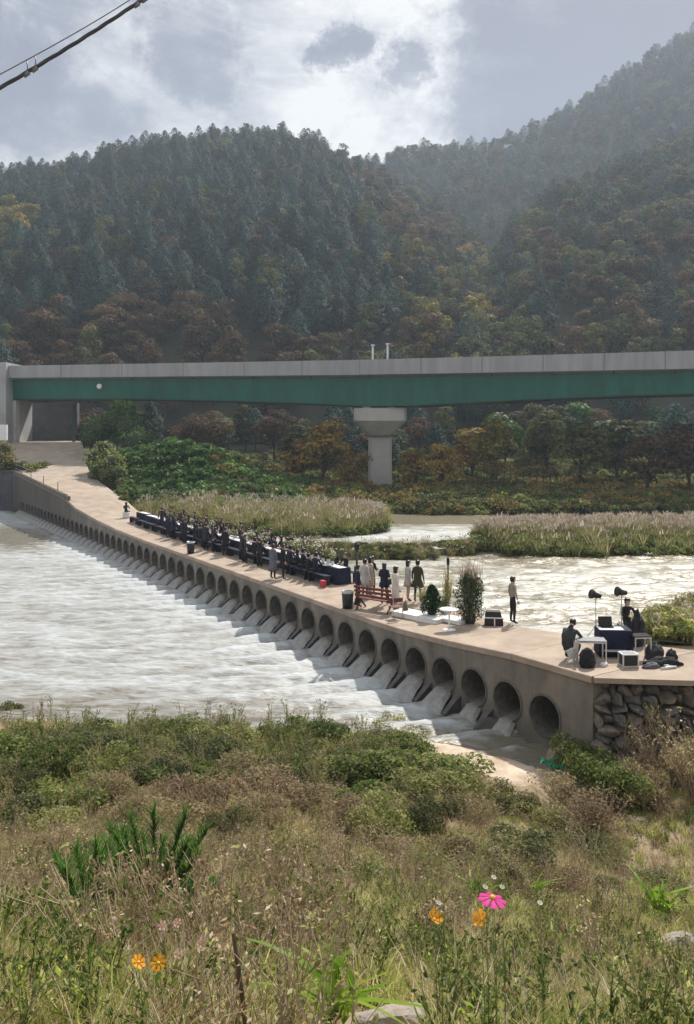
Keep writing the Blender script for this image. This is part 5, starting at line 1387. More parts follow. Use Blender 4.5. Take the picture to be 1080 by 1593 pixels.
def backpack():
    p = onz(914, 1038); rng = np.random.default_rng(9); root = empty('backpack', p, .3, label='black backpack on the ground in front of the grey topped table', cat='backpack')
    mb = MB(); n = 14; mb.loft([[Vector((math.cos(2 * PI * k / n) * rx, math.sin(2 * PI * k / n) * ry, z)) for k in range(n)] for rx, ry, z in ((.2, .13, 0), (.25, .17, .12), (.22, .16, .32), (.13, .11, .48), (.04, .04, .54))]); mb.build('pack', M['blackcloth'], root)
    mb = MB(); mb.ell((.0, -.15, .17), (.14, .07, .12)); mb.build('front_pocket', M['blackcloth'], root)
    for x in (-.08, .08):
        mb = MB(); mb.tube([(x, .12, .1), (x * 1.4, .22, .28), (x, .1, .47)], .018, 6); mb.build('strap', M['black'], root)
backpack()
def flight_case(px, py, sx, sy, h, label, rz):
    root = empty('flight_case', onz(px, py) + Vector((0, sy / 2, 0)), rz, label=label, cat='case')
    mb = MB(); mb.box((0, 0, h / 2), (sx - .03, sy - .03, h - .03)); mb.build('case_panel', M['black'], root)
    mb = MB()
    for x in (-1, 1):
        for y in (-1, 1): mb.box((x * sx / 2, y * sy / 2, h / 2), (.032, .032, h))
    for z in (.016, h - .0):
        for y in (-1, 1): mb.box((0, y * sy / 2, z), (sx - .034, .03, .03))
        for x in (-1, 1): mb.box((x * sx / 2, 0, z), (.03, sy - .034, .031))
    mb.build('metal_edge', M['alum'], root)
    mb = MB(); mb.box((0, 0, h + .012), (sx - .05, sy - .05, .012)); mb.build('lid', M['fabricgrey'], root)
flight_case(981, 1038, .42, .34, .34, 'small black flight case with pale metal edges in front of the navy table', .05)
frame_table(onz(1004, 1027) + Vector((-.05, .25, 0)), .1, .5, .4, .66, 'narrow metal frame trolley right of the navy table', M['blackcloth'])
def heap(px, py, sx, sy, sz, m, label, seed, name='cloth_heap', cat='bag'):
    rng = np.random.default_rng(seed); bm = bmesh.new(); bmesh.ops.create_icosphere(bm, subdivisions=4, radius=1)
    for v in bm.verts:
        c = v.co; k = 1 + .35 * float(fbm(c.x * 1.7 + seed, c.y * 1.7 + c.z * 1.3, 3)); z = max(c.z, -.12)
        v.co = Vector((c.x * sx * k, c.y * sy * k, (z + .12) * sz * k))
    for f in bm.faces: f.smooth = True
    me = bpy.data.meshes.new(name); bm.to_mesh(me); bm.free(); me.materials.append(m)
    return link(name, me, None, onz(px, py), rng.random(), label=label, cat=cat)
heap(1032, 1034, .50, .22, .20, M['blackcloth'], 'long low heap of black bags lying right of the trolley', 3)
heap(1018, 1024, .30, .22, .38, M['charcoal'], 'taller dark bag slumped against the trolley', 6)
heap(1045, 1026, .2, .16, .26, M['blackcloth'], 'rounded black bag on top of the right end of the heap', 9)
heap(1014, 1038, .26, .12, .11, M['greycoat'], 'grey crumpled cloth in front of the black heap', 12)
heap(990, 1004, .32, .2, .85, M['blackcloth'], 'black covered equipment beside the laptop table', 15, 'covered_equipment', 'equipment')
heap(940, 1036, .14, .1, .1, M['whitecloth'], 'small white crumpled bag under the grey topped table', 17)
mb = MB(); mb.tube([(-.25, 0, .03), (.25, 0, .03)], .03, 8); mb.tube([(-.1, .05, .09), (.22, .02, .03)], .02, 7); mb.build('tripod_bag', M['alum'], None, onz(1040, 1040), .3, label='folded pale tripod lying in front of the bags', cat='tripod')
# ------------------------------------------------------------------ trees and scrub of the valley floor
PT = {}
def near_protos(key, kind, leafm, h, r, n, leaf, cnt, s0):
    PT[key] = [make_tree(kind, s0 + i, h, r, leafm, n, leaf) for i in range(cnt)]
near_protos('olive', 'broad', M['olivel'], 8, 3.2, 2400, .34, 3, 700)
near_protos('orange', 'broad', M['orangel'], 6.5, 2.9, 2200, .32, 3, 720)
near_protos('autumn', 'broad', M['autumn'], 8.5, 3.2, 2200, .32, 3, 740)
near_protos('pine', 'pine', M['pine'], 10, 2.6, 2200, .4, 2, 760)
near_protos('green', 'broad', M['kudzu'], 7, 3.0, 2400, .34, 2, 780)
near_protos('yellow', 'broad', M['yellowl'], 8, 3.0, 2200, .34, 2, 790)
NM = {'olive': 'broadleaf_tree', 'orange': 'orange_tree', 'autumn': 'autumn_tree', 'pine': 'pine_tree', 'green': 'leafy_tree', 'yellow': 'yellow_tree'}
rt_ = np.random.default_rng(77)
def vtree(key, px, d, h, wid, label, group=None):
    x = (px - HX) * d / F; z = float(far_z(np.array(x), np.array(float(d)))) if x > -27 else max(3.0, 0)
    c, t = PT[key][rt_.integers(len(PT[key]))]
    bh = {'olive': 8, 'orange': 6.5, 'autumn': 8.5, 'pine': 10, 'green': 7, 'yellow': 8}[key]
    r = empty(NM[key], (x, d, z - .1), rt_.random() * 6, label=label, cat='tree', group=group); r.scale = (wid * h / bh, wid * h / bh, h / bh)
    link('crown', c, r); link('trunk', t, r); return r
# named ones
vtree('orange', 505, 98, 8.6, 1.1, 'tallest orange-yellow tree left of the bridge pier')
vtree('orange', 550, 94, 5.5, 1.0, 'orange-brown tree touching the left side of the bridge pier')
vtree('orange', 470, 100, 7.5, 1.0, 'yellowish tree behind the vine covered bank')
vtree('orange', 648, 96, 5.6, 1.2, 'low orange tree just right of the bridge pier')
vtree('orange', 690, 93, 6.0, 1.2, 'spreading orange-brown tree second right of the bridge pier')
vtree('yellow', 768, 98, 8.6, 1.2, 'yellow-green tree right of the bridge pier below the girder')
vtree('orange', 735, 104, 7.4, 1.2, 'orange tree behind the yellow-green tree')
vtree('olive', 905, 95, 9.5, 1.3, 'large olive tree under the right part of the girder')
vtree('autumn', 1010, 88, 7.8, 1.5, 'broad brown tree at the right on the far bank')
vtree('autumn', 1070, 90, 9.0, 1.4, 'brown tree at the right edge of the photo under the girder')
vtree('olive', 960, 100, 9.5, 1.3, 'olive tree between the large olive tree and the brown ones')
vtree('pine', 1050, 112, 10, 1.3, 'dark pine behind the brown trees at the right')
vtree('olive', 850, 108, 9.5, 1.2, 'olive tree behind the dark thicket right of the yellow-green tree')
vtree('green', 182, 103, 9.0, .9, 'leafy green tree at the head of the vine covered bank')
vtree('green', 160, 108, 8.0, .9, 'leafy green tree beside the abutment')
for i in range(60):       # the dark belt behind, under the bridge
    px = rt_.uniform(110, 1180); d = rt_.uniform(112, 148); k = ('olive', 'pine', 'autumn', 'autumn', 'green')[rt_.integers(5)]
    nm_ = {'olive': 'olive', 'pine': 'dark pine', 'autumn': 'brown', 'green': 'dark green'}[k]
    vtree(k, px, d, rt_.uniform(6.5, 9.5), rt_.uniform(1, 1.3), '%s tree in the shaded belt under and behind the bridge' % nm_, 'trees in the shaded belt under the bridge')
# thicket of thin trunks in the dark gap
for i, px in enumerate(np.linspace(742, 866, 13)):
    d = 91 + rt_.uniform(-1, 1); x = (px - HX) * d / F; z = float(far_z(np.array(x), np.array(d))); rg = np.random.default_rng(900 + i)
    A = np.array([[0, 0, -.2], [0, 0, 1.6], [.05, 0, 2.4], [0, 0, 1.8]]); B_ = np.array([[.02, 0, 1.6], [.1, 0, 3.6], [.5, .1, 3.4], [-.4, 0, 3.1]])
    o = link('sapling', fol_mesh('sapling', [(*sticks(A, B_, np.array([.07, .06, .03, .03]), np.array([.06, .03, .01, .01]), rg), 0), (*leaves(rg.normal(0, .4, (80, 3)) + np.array([0, 0, 3.4]), .22, rg), 1)], [M['bark'], M['autumn']]), None, (x, d, z), label='thin bare sapling in the dark row right of the bridge pier', cat='sapling', group='saplings in the dark row right of the pier')

# generic foliage clumps
def clump(seed, r, h, n, leaf, m, aspect=.7, twigs=20, up=.5):
    rng = np.random.default_rng(seed); k = 9
    C = np.stack([rng.uniform(-.6, .6, k) * r, rng.uniform(-.6, .6, k) * r, rng.uniform(.25, .7, k) * h], 1); cr = rng.uniform(.3, .5, k) * r
    q = rng.integers(0, k, n); d = unit(n, rng); d[:, 2] = np.where(d[:, 2] < -.2, -d[:, 2], d[:, 2])
    P = C[q] + d * cr[q][:, None] * (1 - .45 * rng.random((n, 1)) ** 2) * np.array([1, 1, h / r * .8]); P[:, 2] = np.maximum(P[:, 2], .02)
    parts = [(*leaves(P, leaf * rng.uniform(.6, 1.4, n), rng, aspect, up, d, .7), 0)]
    if twigs:
        E_ = P[rng.integers(0, n, twigs)] * np.array([1.12, 1.12, 1.15]); parts.append((*sticks(np.stack([E_[:, 0] * .15, E_[:, 1] * .15, np.zeros(twigs)], 1), E_, np.full(twigs, .012 * r), np.full(twigs, .004 * r), rng), 1))
    return fol_mesh('clump', parts, [m, M['stem']])
def pts_in(n, fx, zf, rng):
    P = [fx(rng) for _ in range(n)]; P = np.array(P); Z = zf(P[:, 0], P[:, 1]); return np.stack([P[:, 0], P[:, 1], Z], 1)
kv = [clump(30 + i, 1.1, .9, 520, .20, M['kudzu'], .9, 8) for i in range(4)]
rk = np.random.default_rng(44)
def kud(r):
    d = r.uniform(79, 101); px = r.uniform(196, 480); return ((px - HX) * d / F, d)
P = pts_in(900, kud, far_z, rk)
scatter('vine_thicket', kv, P, rk.uniform(.9, 1.7, len(P)), label='mass of green climbing vines covering the far bank left of the pier', cat='vines', tiltmax=.4)
# vine-draped hummock and wall beside the ramp
def vine_mass(name, pts, label, m=None):
    root = empty(name, pts[0][:3], label=label, cat='vines'); O = root.location; rng = np.random.default_rng(len(label)); V = []
    for (x, y, z, r) in pts:
        n = int(260 * r * r) + 80; d = unit(n, rng); V.append(np.array([x, y, z]) - np.array(O) + d * r * (1 + .55 * pn(d[:, 0] * 2.3 + z, d[:, 1] * 2.3 + d[:, 2] * 1.9)[:, None] - .3 * rng.random((n, 1)) ** 2) * np.array([1, 1, .85]))
    V = np.concatenate(V); link('vine_leaves', fol_mesh('vine_leaves', [(*leaves(V, rng.uniform(.14, .3, len(V)), rng, .85, .5), 0)], [m or M['kudzu']]), root)
    mb = MB(); 
    for (x, y, z, r) in pts: mb.ell(Vector((x, y, z)) - O, (r * .8, r * .8, r * .7), 8, 6)
    mb.build('tangled_core', M['hillsoil'], root); return root
def vp(px, py, d, r): p = at(px, py, d); return (p.x, p.y, p.z, r)
vine_mass('vine_mound', [vp(150, 738, 88, .9), vp(160, 728, 88, 1.3), vp(170, 712, 89, 1.2), vp(163, 697, 90, 1.0), vp(150, 712, 91, 1.2), vp(183, 735, 86, 1.1), vp(177, 720, 87, 1.2), vp(168, 738, 86, .9)], 'dome of vines draped over the right edge of the ramp', M['bushg'])
vine_mass('vine_wall', [vp(188, 745, 87, .7), vp(190, 752, 84.5, .65), vp(191, 760, 82, .55), vp(192, 768, 79.5, .5), vp(193, 775, 77, .45), vp(186, 738, 88.5, .8)], 'bright green vines trailing down the ramp edge towards the tables', M['bushg'])
vine_mass('vine_mound', [vp(152, 668, 100, 1.8), vp(175, 660, 101, 1.8), vp(200, 668, 100, 2.0), vp(215, 690, 97, 2.2), vp(235, 715, 94, 2.0), vp(140, 680, 99, 1.3), vp(210, 735, 91, 1.6)], 'tall hump of dark vines behind the ramp edge')
vine_mass('roadside_shrub', [vp(4, 700, 93, 1.2), vp(8, 718, 92, 1.2), vp(-6, 712, 92, 1.3), vp(2, 728, 91.5, .9)], 'yellow-green shrub at the left edge beside the ramp railing', M['yellowl'])

# reeds
def reed_proto(seed, h, n=36, plume=9, spread=.45):
    rng = np.random.default_rng(seed); B0 = np.stack([rng.normal(0, spread * .5, n), rng.normal(0, spread * .5, n), np.zeros(n)], 1)
    parts = [(*blades(B0, rng.uniform(.5, 1, n) * h, .045, rng.normal(0, .28 * h, (n, 2)), rng), 0)]
    if plume:
        b = B0[:plume] * .8 + np.array([0, 0, .75 * h]); parts.append((*blades(b, rng.uniform(.2, .36, plume) * h, .12, rng.normal(0, .16 * h, (plume, 2)), rng, droop=.9), 1))
    return fol_mesh('reed', parts, [M['reed'], M['plume']])
reeds = [reed_proto(60 + i, 1.9, 54, 3) for i in range(3)]
reedp = [reed_proto(70 + i, 1.9, 46, 10) for i in range(3)]
gbush = [clump(80 + i, .9, .9, 420, .17, M['bushg'], .6, 10) for i in range(3)]
obush = [clump(85 + i, .9, .9, 420, .17, M['olivel'], .6, 10) for i in range(2)]
def on_island(A, B_, n, rng, t0=.02, t1=.98, u0=0, u1=1):
    out = []
    for _ in range(n):
        u = rng.uniform(u0, u1) * (len(A) - 1); i = min(int(u), len(A) - 2); f = u - i; a = A[i].lerp(A[i + 1], f); b = B_[i].lerp(B_[i + 1], f); t = rng.uniform(t0, t1); p = a.lerp(b, t); out.append((p.x, p.y, UZ - .2 + .7 * math.sin(PI * t) ** .6))
    return np.array(out)
P = on_island(*IS['left'], 900, rk); scatter('reed_bed', reeds + gbush[:1], P, rk.uniform(.55, 1.0, len(P)), idx=np.where(rk.random(len(P)) < .88, rk.integers(0, 3, len(P)), 3), label='straw coloured reeds on the island behind the banquet tables', cat='reeds')
P = on_island(*IS['left'], 170, rk, .0, .2, .45, 1); scatter('island_scrub', gbush, P, rk.uniform(.5, .9, len(P)), label='green scrub along the water edge of the reed island', cat='scrub')
P = on_island(*IS['mid'], 420, rk); scatter('grass_bed', reeds + gbush + obush, P, rk.uniform(.28, .46, len(P)), label='grey-green grass on the narrow island behind the standing group', cat='grass')
P = on_island(*IS['right'], 900, rk, .25, 1); scatter('plumed_reed_bed', reedp, P, rk.uniform(.45, .8, len(P)), label='pale pinkish plumed reeds on the island at the right', cat='reeds')
P = on_island(*IS['right'], 620, rk, -.02, .45); scatter('island_scrub', gbush + reeds[:1], P, rk.uniform(.6, 1.0, len(P)), label='green scrub along the front of the right island', cat='scrub')
# far bank scrub, right of the pier
def fb(r):
    d = r.uniform(77, 100) if r.random() < .75 else r.uniform(100, 135); px = r.uniform(330, 1300); return ((px - HX) * d / F, d)
P = pts_in(4200, fb, far_z, rk); px_ = P[:, 0] / P[:, 1] * F + HX; keep = ~((px_ > 568) & (px_ < 622) & (P[:, 1] < 106) & (P[:, 1] > 93)) & ~((px_ < 600) & (P[:, 1] < 82))
scatter('far_bank_scrub', obush + gbush + [clump(95, .9, 1, 420, .17, M['orangel'], .7, 10), clump(96, .9, .8, 420, .17, M['weedy'], .6, 10)], P[keep], rk.uniform(.8, 1.7, keep.sum()), label='mixed olive scrub covering the far bank under the bridge', cat='scrub')
# right bank weeds
def rbw(r):
    y = r.uniform(25.35, 33); return (r.uniform(float(np.interp(y, [23, 27, 28.5, 30.5, 33, 36, 42], [9.6, 9.3, 10.6, 13.2, 17.5, 24, 38])), 10.5 + y * .38), y)
P = pts_in(1700, rbw, rb_z, rk)
weed = [reed_proto(101, .8, 60, 0, .35), reed_proto(102, .7, 60, 6, .3), clump(103, .5, .6, 420, .09, M['grass'], .5, 16), clump(104, .5, .5, 420, .08, M['bushg'], .5, 14), clump(105, .45, .6, 300, .08, M['autumn'], .5, 20)]
scatter('right_bank_weeds', weed, P, rk.uniform(.6, 1.05, len(P)), idx=rk.choice(5, len(P), p=[.25, .2, .3, .2, .05]), label='yellow-green weeds on the upstream bank at the right of the landing', cat='weeds')
# left terrace scrub
P = np.stack([rk.uniform(-75, -35.5, 260), rk.uniform(91.5, 100, 260), np.full(260, 2.5)], 1)
scatter('terrace_scrub', gbush + obush, P, rk.uniform(.7, 1.3, 260), label='scrub on the terrace left of the ramp', cat='scrub')

# ------------------------------------------------------------------ near bank vegetation
def grass_tuft(seed, n, h, w, spread, lean, m):
    rng = np.random.default_rng(seed); B0 = np.stack([rng.normal(0, spread, n), rng.normal(0, spread, n), np.full(n, -.01)], 1)
    return fol_mesh('tuft', [(*blades(B0, rng.uniform(.4, 1, n) * h, w, rng.normal(0, lean * h, (n, 2)), rng, 3), 0)], [m])
def weed_stalk(seed, h, nb, leafm, leafsz, nl, stemm, r=.004):
    rng = np.random.default_rng(seed); A = []; B_ = []; tips = []
    for k in range(nb):
        x, y = rng.normal(0, .05, 2); lx, ly = rng.normal(0, .12 * h, 2); hh = h * rng.uniform(.6, 1); prev = np.array([x, y, -.02])
        for j in range(3):
            q = np.array([x + lx * ((j + 1) / 3) ** 1.5, y + ly * ((j + 1) / 3) ** 1.5, hh * (j + 1) / 3]); A.append(prev); B_.append(q)
            for _ in range(2):
                e = q + np.append(rng.normal(0, .10 * h, 2), rng.uniform(.05, .2) * h); A.append(prev * .4 + q * .6); B_.append(e); tips.append(e)
            prev = q
        tips.append(prev)
    parts = [(*sticks(A, B_, np.full(len(A), r), np.full(len(A), r * .5), rng), 0)]
    A = np.array(A); B_ = np.array(B_); tips = np.array(tips); k = rng.integers(0, len(A), nl); P = A[k] + (B_[k] - A[k]) * rng.random((nl, 1)) + rng.normal(0, .012 * h, (nl, 3))
    parts.append((*leaves(np.concatenate([P, tips[rng.integers(0, len(tips), nl // 2)] + rng.normal(0, .015 * h, (nl // 2, 3))]), leafsz * rng.uniform(.5, 1.3, nl + nl // 2), rng, .45, .3), 1))
    return fol_mesh('weed', parts, [stemm, leafm])
g_green = [grass_tuft(1, 46, .34, .015, .07, .35, M['grass']), grass_tuft(2, 46, .28, .014, .08, .45, M['grass']), grass_tuft(3, 40, .42, .012, .06, .3, M['grass'])]
g_dry = [grass_tuft(4, 50, .36, .009, .08, .5, M['dry']), grass_tuft(5, 50, .5, .008, .06, .35, M['dry']), grass_tuft(6, 44, .28, .009, .1, .8, M['dry'])]
w_dry = [weed_stalk(10 + i, .75, 4, (M['bushb'], M['dry'], M['weedy'])[i], .04, 110, M['stem'], .004) for i in range(3)]
w_green = [weed_stalk(20 + i, .45, 4, (M['bushg'], M['weedy'], M['bushg'])[i], .045, 120, M['greenstem'], .004) for i in range(3)]
w_lime = [weed_stalk(26, .28, 5, M['grass'], .05, 80, M['greenstem'], .004)]
rn = np.random.default_rng(5)
def near_pts(n, d0, d1, rng, pw=1.0, margin=2.5):
    d = d0 + (d1 - d0) * rng.random(n) ** pw; half = d * .47 + margin; x = rng.uniform(-1, 1, n) * half
    e = np.interp(x, _sx, _sy) - d; k = (e > -.2) | ((x > 5.6) & (d < 20.4)); x, d = x[k], d[k]
    e = e[k]; k = ~((x > 1.9) & (x < 6.3) & (e < 2.1)); x, d = x[k], d[k]
    return np.stack([x, d, near_z(x, d)], 1)
allp = g_green + g_dry + w_dry + w_green + w_lime     # 0-2,3-5,6-8,9-11,12
def patch(P, kind):
    """species index from a soft patch map so that greens, straw and rust come in drifts"""
    a = fbm(P[:, 0] * .35 + 2, P[:, 1] * .35 + 5, 3); b = fbm(P[:, 0] * .9 + 20, P[:, 1] * .9, 2); r = rn.random(len(P))
    px = P[:, 0] / P[:, 1] * F + HX; py = HY + (CH - P[:, 2]) * F / P[:, 1]
    green = 1.2 * a + .8 * b + .35 * (py > 1420) * (px < 330) - .3 * ((py > 1235) & (py < 1400)) + .45 * (P[:, 1] > 16.5) + .22 * (py > 1420) + .3 * (px > 560) * (py > 1300) + .1
    idx = np.where(green > .12, np.where(r < .55, rn.integers(0, 3, len(P)), np.where(r < .64, rn.integers(9, 12, len(P)), np.where(r < .70, 12, rn.integers(3, 6, len(P))))),
                   np.where(r < .62, rn.integers(3, 6, len(P)), np.where(r < .80, rn.integers(6, 9, len(P)), rn.integers(0, 3, len(P)))))
    return idx
P1 = near_pts(4600, 1.3, 5.5, rn, 1.0, 1.2)
def clear_of(P, spots):      # bare ground round the stones and the big leafy plant
    px = P[:, 0] / P[:, 1] * F + HX; py = HY + (CH - P[:, 2]) * F / P[:, 1]; k = np.ones(len(P), bool)
    for x, y, w, up, dn in spots: k &= ~((abs(px - x) < w) & (py > y - up) & (py < y + dn))
    return P[k]
P1 = clear_of(P1, [(612, 1600, 72, 20, 140), (1066, 1478, 45, 12, 90), (760, 1537, 30, 10, 60), (520, 1600, 62, 30, 130), (384, 1650, 14, 30, 60), (862, 1520, 34, 20, 70), (1030, 1440, 34, 15, 60)])
scatter('foreground_grass', allp, P1, rn.uniform(.5, 1.05, len(P1)) * np.interp(P1[:, 1], [1.3, 2.5, 5.5], [.4, .7, 1.0]), idx=patch(P1, 0), label='tangle of green and straw coloured grass and weeds on the near slope', cat='grass', tiltmax=.35)
P2 = near_pts(9500, 5, 13, rn, 1.0, 2.0)
scatter('slope_weeds', allp, P2, rn.uniform(.5, .95, len(P2)), idx=patch(P2, 1), label='dry brown weeds and grass in the middle of the near slope', cat='weeds', tiltmax=.35)
P3 = near_pts(7000, 12.5, 24.5, rn, 1.0, 3.0)
scatter('bank_weeds', allp, P3, rn.uniform(.55, 1.0, len(P3)), idx=patch(P3, 2), label='weeds and grass down by the river on the near bank', cat='weeds', tiltmax=.35)

P4 = near_pts(1500, 18.5, 24.2, rn, 1.0, 3.0); P4 = P4[P4[:, 0] < 1.8]
scatter('riverside_sprigs', w_green + g_green[2:] + w_dry[2:], P4, rn.uniform(.7, 1.35, len(P4)), label='loose leafy sprigs standing up along the river edge of the near bank', cat='weeds', tiltmax=.3)
P5 = np.stack([rn.uniform(7.0, 15, 260), rn.uniform(19.4, 20.7, 260), np.zeros(260)], 1); P5[:, 2] = near_z(P5[:, 0], P5[:, 1])
scatter('wall_foot_weeds', g_dry + w_dry + g_green[:1], P5, rn.uniform(1.2, 2.4, 260), label='dry weeds growing at the foot of the boulder wall', cat='weeds', tiltmax=.3)
# bushes one can tell apart
bgreen = [clump(200 + i, .75, .85, 2600, .075, M['bushg'], .55, 40) for i in range(4)]
bbrown = [clump(210 + i, .75, .8, 1900, .055, M['bushb'], .45, 120) for i in range(4)]
bolive = [clump(220 + i, .75, .85, 2300, .065, M['olivel'], .5, 60) for i in range(2)]
bgrs = [clump(230 + i, .7, .9, 1700, .07, M['weedy'], .5, 90) for i in range(2)]
def solve(px, py):      # ground point of the near slope under a pixel
    lo, hi = 1.2, 26.0
    for _ in range(30):
        d = (lo + hi) / 2; x = (px - HX) * d / F; y = HY + (CH - float(near_z(np.array(x), np.array(d)))) * F / d
        if y > py: lo = d
        else: hi = d
    d = (lo + hi) / 2; x = (px - HX) * d / F; return Vector((x, d, float(near_z(np.array(x), np.array(d)))))

def rock3(px, py, wpx, m, lab, rz=0, flat=.45):
    p = solve(px, py); w = wpx * p.y / F / 2; me = boulder(rs, w, w * .75, w * flat, 12); me.materials.append(m)
    return link('rock', me, None, p + Vector((0, 0, w * flat * .45)), rz, label=lab, cat='rock')
rock3(612, 1606, 140, M['pale_stone'], 'beige flat rock half buried at the bottom centre of the photo', .4)
rock3(1062, 1478, 75, M['pale_stone'], 'beige rock at the right edge among the weeds', .2)
rock3(760, 1537, 50, M['pale_stone'], 'small beige rock under the grass below the pink flower', .1)
rock3(988, 1282, 40, M['pale_stone'], 'beige rock on the slope below the boulder wall', .1)
rock3(495, 1592, 40, M['pale_stone'], 'small beige rock left of the flat rock at the bottom', .1)
a, b = solve(925, 1238), solve(1000, 1262)
m = MB(); m.tube([a + Vector((0, 0, .05)), a.lerp(b, .5) + Vector((0, 0, .12)), b + Vector((0, 0, .06))], [.05, .06, .045], 8); m.build('drift_log', M['bark'], label='dark log lying at the foot of the bushes below the boulder wall', cat='log')
p = solve(386, 1640); q = at(363, 1450, p.y - .03)
m = MB(); m.tube([p - Vector((0, 0, .1)), p, p.lerp(q, .5) + Vector((.004, 0, 0)), q], [.0085, .0085, .008, .007], 7, smooth=False)
m.build('wooden_stake', M['wood'], label='thin brown wooden stake leaning in the grass at the bottom', cat='stake')
NB = 0
def bush(kind, px, py, w, h, label, group=None, cat='bush'):
    """w, h in photo pixels; py is the foot"""
    global NB
    pool, nm = {'g': (bgreen, 'green_bush'), 'b': (bbrown, 'brown_bush'), 'o': (bolive, 'olive_bush'), 'y': (bgrs, 'grassy_bush')}[kind]
    p = solve(px, py); sc = p.y / F; o = link(nm, pool[NB % len(pool)], None, p - Vector((0, 0, .04)), NB * 1.7, label=label, cat=cat, group=group); NB += 1
    o.scale = (w * sc / 1.5, w * sc / 1.5, h * sc / .95); return o
GR = {'g': 'green bush', 'b': 'dry brown bush', 'o': 'olive bush', 'y': 'yellow-green weed clump'}
rb_ = np.random.default_rng(8)
rows = [(1160, 'ggogyggogg', 105, 62, 0, 800), (1190, 'gogyoggogog', 120, 66, -10, 800), (1225, 'ogyogboyggg', 130, 72, -20, 780), (1262, 'ogbbobogybob', 130, 78, -20, 900), (1300, 'oybbobbyobyb', 130, 72, -20, 960), (1340, 'bbbobyobbyoy', 130, 66, -20, 960), (1385, 'yobbyoyyobyo', 120, 52, -20, 1080)]
for y, ks, w, h, x0, x1 in rows:
    for i, k in enumerate(ks):
        px = x0 + (x1 - x0) * (i + .5) / len(ks) + rb_.uniform(-22, 22)
        if k == 'b' and y < 1250 and px < 140: k = 'g'
        if px > 150 and px < 560 and 1250 < y < 1360 and k in 'go' and rb_.random() < .6: k = 'b'
        if px > 640 and y < 1235: continue
        bush(k, px, y + rb_.uniform(-12, 12), w * rb_.uniform(.75, 1.3), h * rb_.uniform(.5, 1.0) * (.85 if y < 1200 else 1), GR[k] + ', ' + ('in the row along the river edge' if y < 1200 else 'low down near the river' if y < 1250 else 'halfway down the slope' if y < 1320 else 'just behind the grassy foreground') + ', ' + ('left third' if px < 360 else 'middle' if px < 720 else 'right third'), GR[k].replace('bush', 'bushes').replace('busheses','bushes') + ' on the near bank')
# the named ones at the right
bush('g', 893, 1208, 95, 70, 'bright green bush at the foot of the causeway wall by the last pipe')
bush('g', 935, 1235, 110, 75, 'dark green bush between the last pipe and the boulder wall')
bush('g', 700, 1240, 170, 70, 'wide bright green bush beside the sand tongue')
bush('g', 610, 1215, 150, 66, 'bright green bush left of the wide green one by the sand')
bush('b', 1015, 1256, 130, 92, 'large dark brown bush in front of the boulder wall')
bush('b', 1085, 1250, 110, 120, 'tall brown bush at the right edge in front of the boulder wall')
bush('g', 965, 1262, 120, 80, 'dark green bush under the large brown bush at the right')
bush('y', 605, 1152, 60, 48, 'upright grey-green weed standing out against the rapids')
bush('o', 12, 1112, 50, 34, 'dark green tuft in the water at the left edge')

# young pines, left foreground
def sapling(px, py, h, label, seed):
    p = solve(px, py); rng = np.random.default_rng(seed); root = empty('pine_sapling', p, label=label, cat='young pine'); hm_ = h * p.y / F
    A = []; B_ = []; V = []
    tops = [(0, 0, 1.0)] + [(rng.uniform(-.5, .5), rng.uniform(-.4, .4), rng.uniform(.45, .95)) for _ in range(13)]
    for tx, ty, tz in tops:
        a = np.array([tx * .25, ty * .25, tz * .35]); b = np.array([tx, ty, tz]) ; A += [np.array([0, 0, 0]), a]; B_ += [a, b]
        for k in range(150):
            t = rng.random() ** .8; q = a + (b - a) * t; V.append(q)
    A = np.array(A) * hm_; B_ = np.array(B_) * hm_; V = np.array(V) * hm_; n = len(V)
    link('branches', fol_mesh('branches', [(*sticks(A, B_, np.full(len(A), .012 * hm_ * 2), np.full(len(A), .006 * hm_ * 2), rng), 0)], [M['bark']]), root)
    L_ = rng.normal(0, .085 * hm_, (n, 2)); link('needles', fol_mesh('needles', [(*blades(V, rng.uniform(.10, .20, n) * hm_, .014 * hm_ + .001, L_, rng, 2, 0), 0)], [M['conifer']]), root)
sapling(240, 1428, 165, 'upright green pine sapling in the left foreground', 1)
sapling(150, 1480, 165, 'leaning green pine sapling at the left of the upright one', 2)
sapling(300, 1430, 85, 'small green pine sapling right of the upright one', 3)
# bright green leafy plants
def leafy(px, py, h, label, seed, m=None, d=None):
    p = solve(px, py); rng = np.random.default_rng(seed); root = empty('leafy_plant', p, label=label, cat='plant'); s = h * p.y / F; n = 34
    B0 = np.stack([rng.normal(0, .1, n), rng.normal(0, .1, n), rng.uniform(0, .45, n)], 1) * s
    L_ = rng.normal(0, .5 * s, (n, 2)); V, Fq, T = blades(B0, rng.uniform(.35, .75, n) * s, .11 * s, L_, rng, 4, .9)
    for i in range(9):
        mb = None
    link('leaf_cluster', fol_mesh('leaf_cluster', [(V, Fq, T, 0)], [m or M['lime']]), root)
    A = np.zeros((8, 3)); B2 = B0[:8] + np.array([0, 0, .1 * s]); link('stem', fol_mesh('stem', [(*sticks(A, B2, np.full(8, .015 * s), np.full(8, .01 * s), rng), 0)], [M['greenstem']]), root)
leafy(520, 1610, 150, 'bright lime green leafy plant at the bottom centre', 1)
leafy(1030, 1430, 70, 'yellow-green leafy plant at the right edge', 2)
leafy(735, 1345 + 60, 50, 'yellow-green sprig behind the pink flower', 3)
leafy(420, 1590, 60, 'green leafy plant between the stake and the lime green one', 4)
leafy(860, 1500, 70, 'yellow-green leafy plant right of the pink flower', 5)
leafy(1000, 1585, 70, 'green leafy plant in the bottom right corner', 6)
leafy(240, 1500, 40, 'green leafy plant under the orange flowers at the left', 7, M['bushg'])
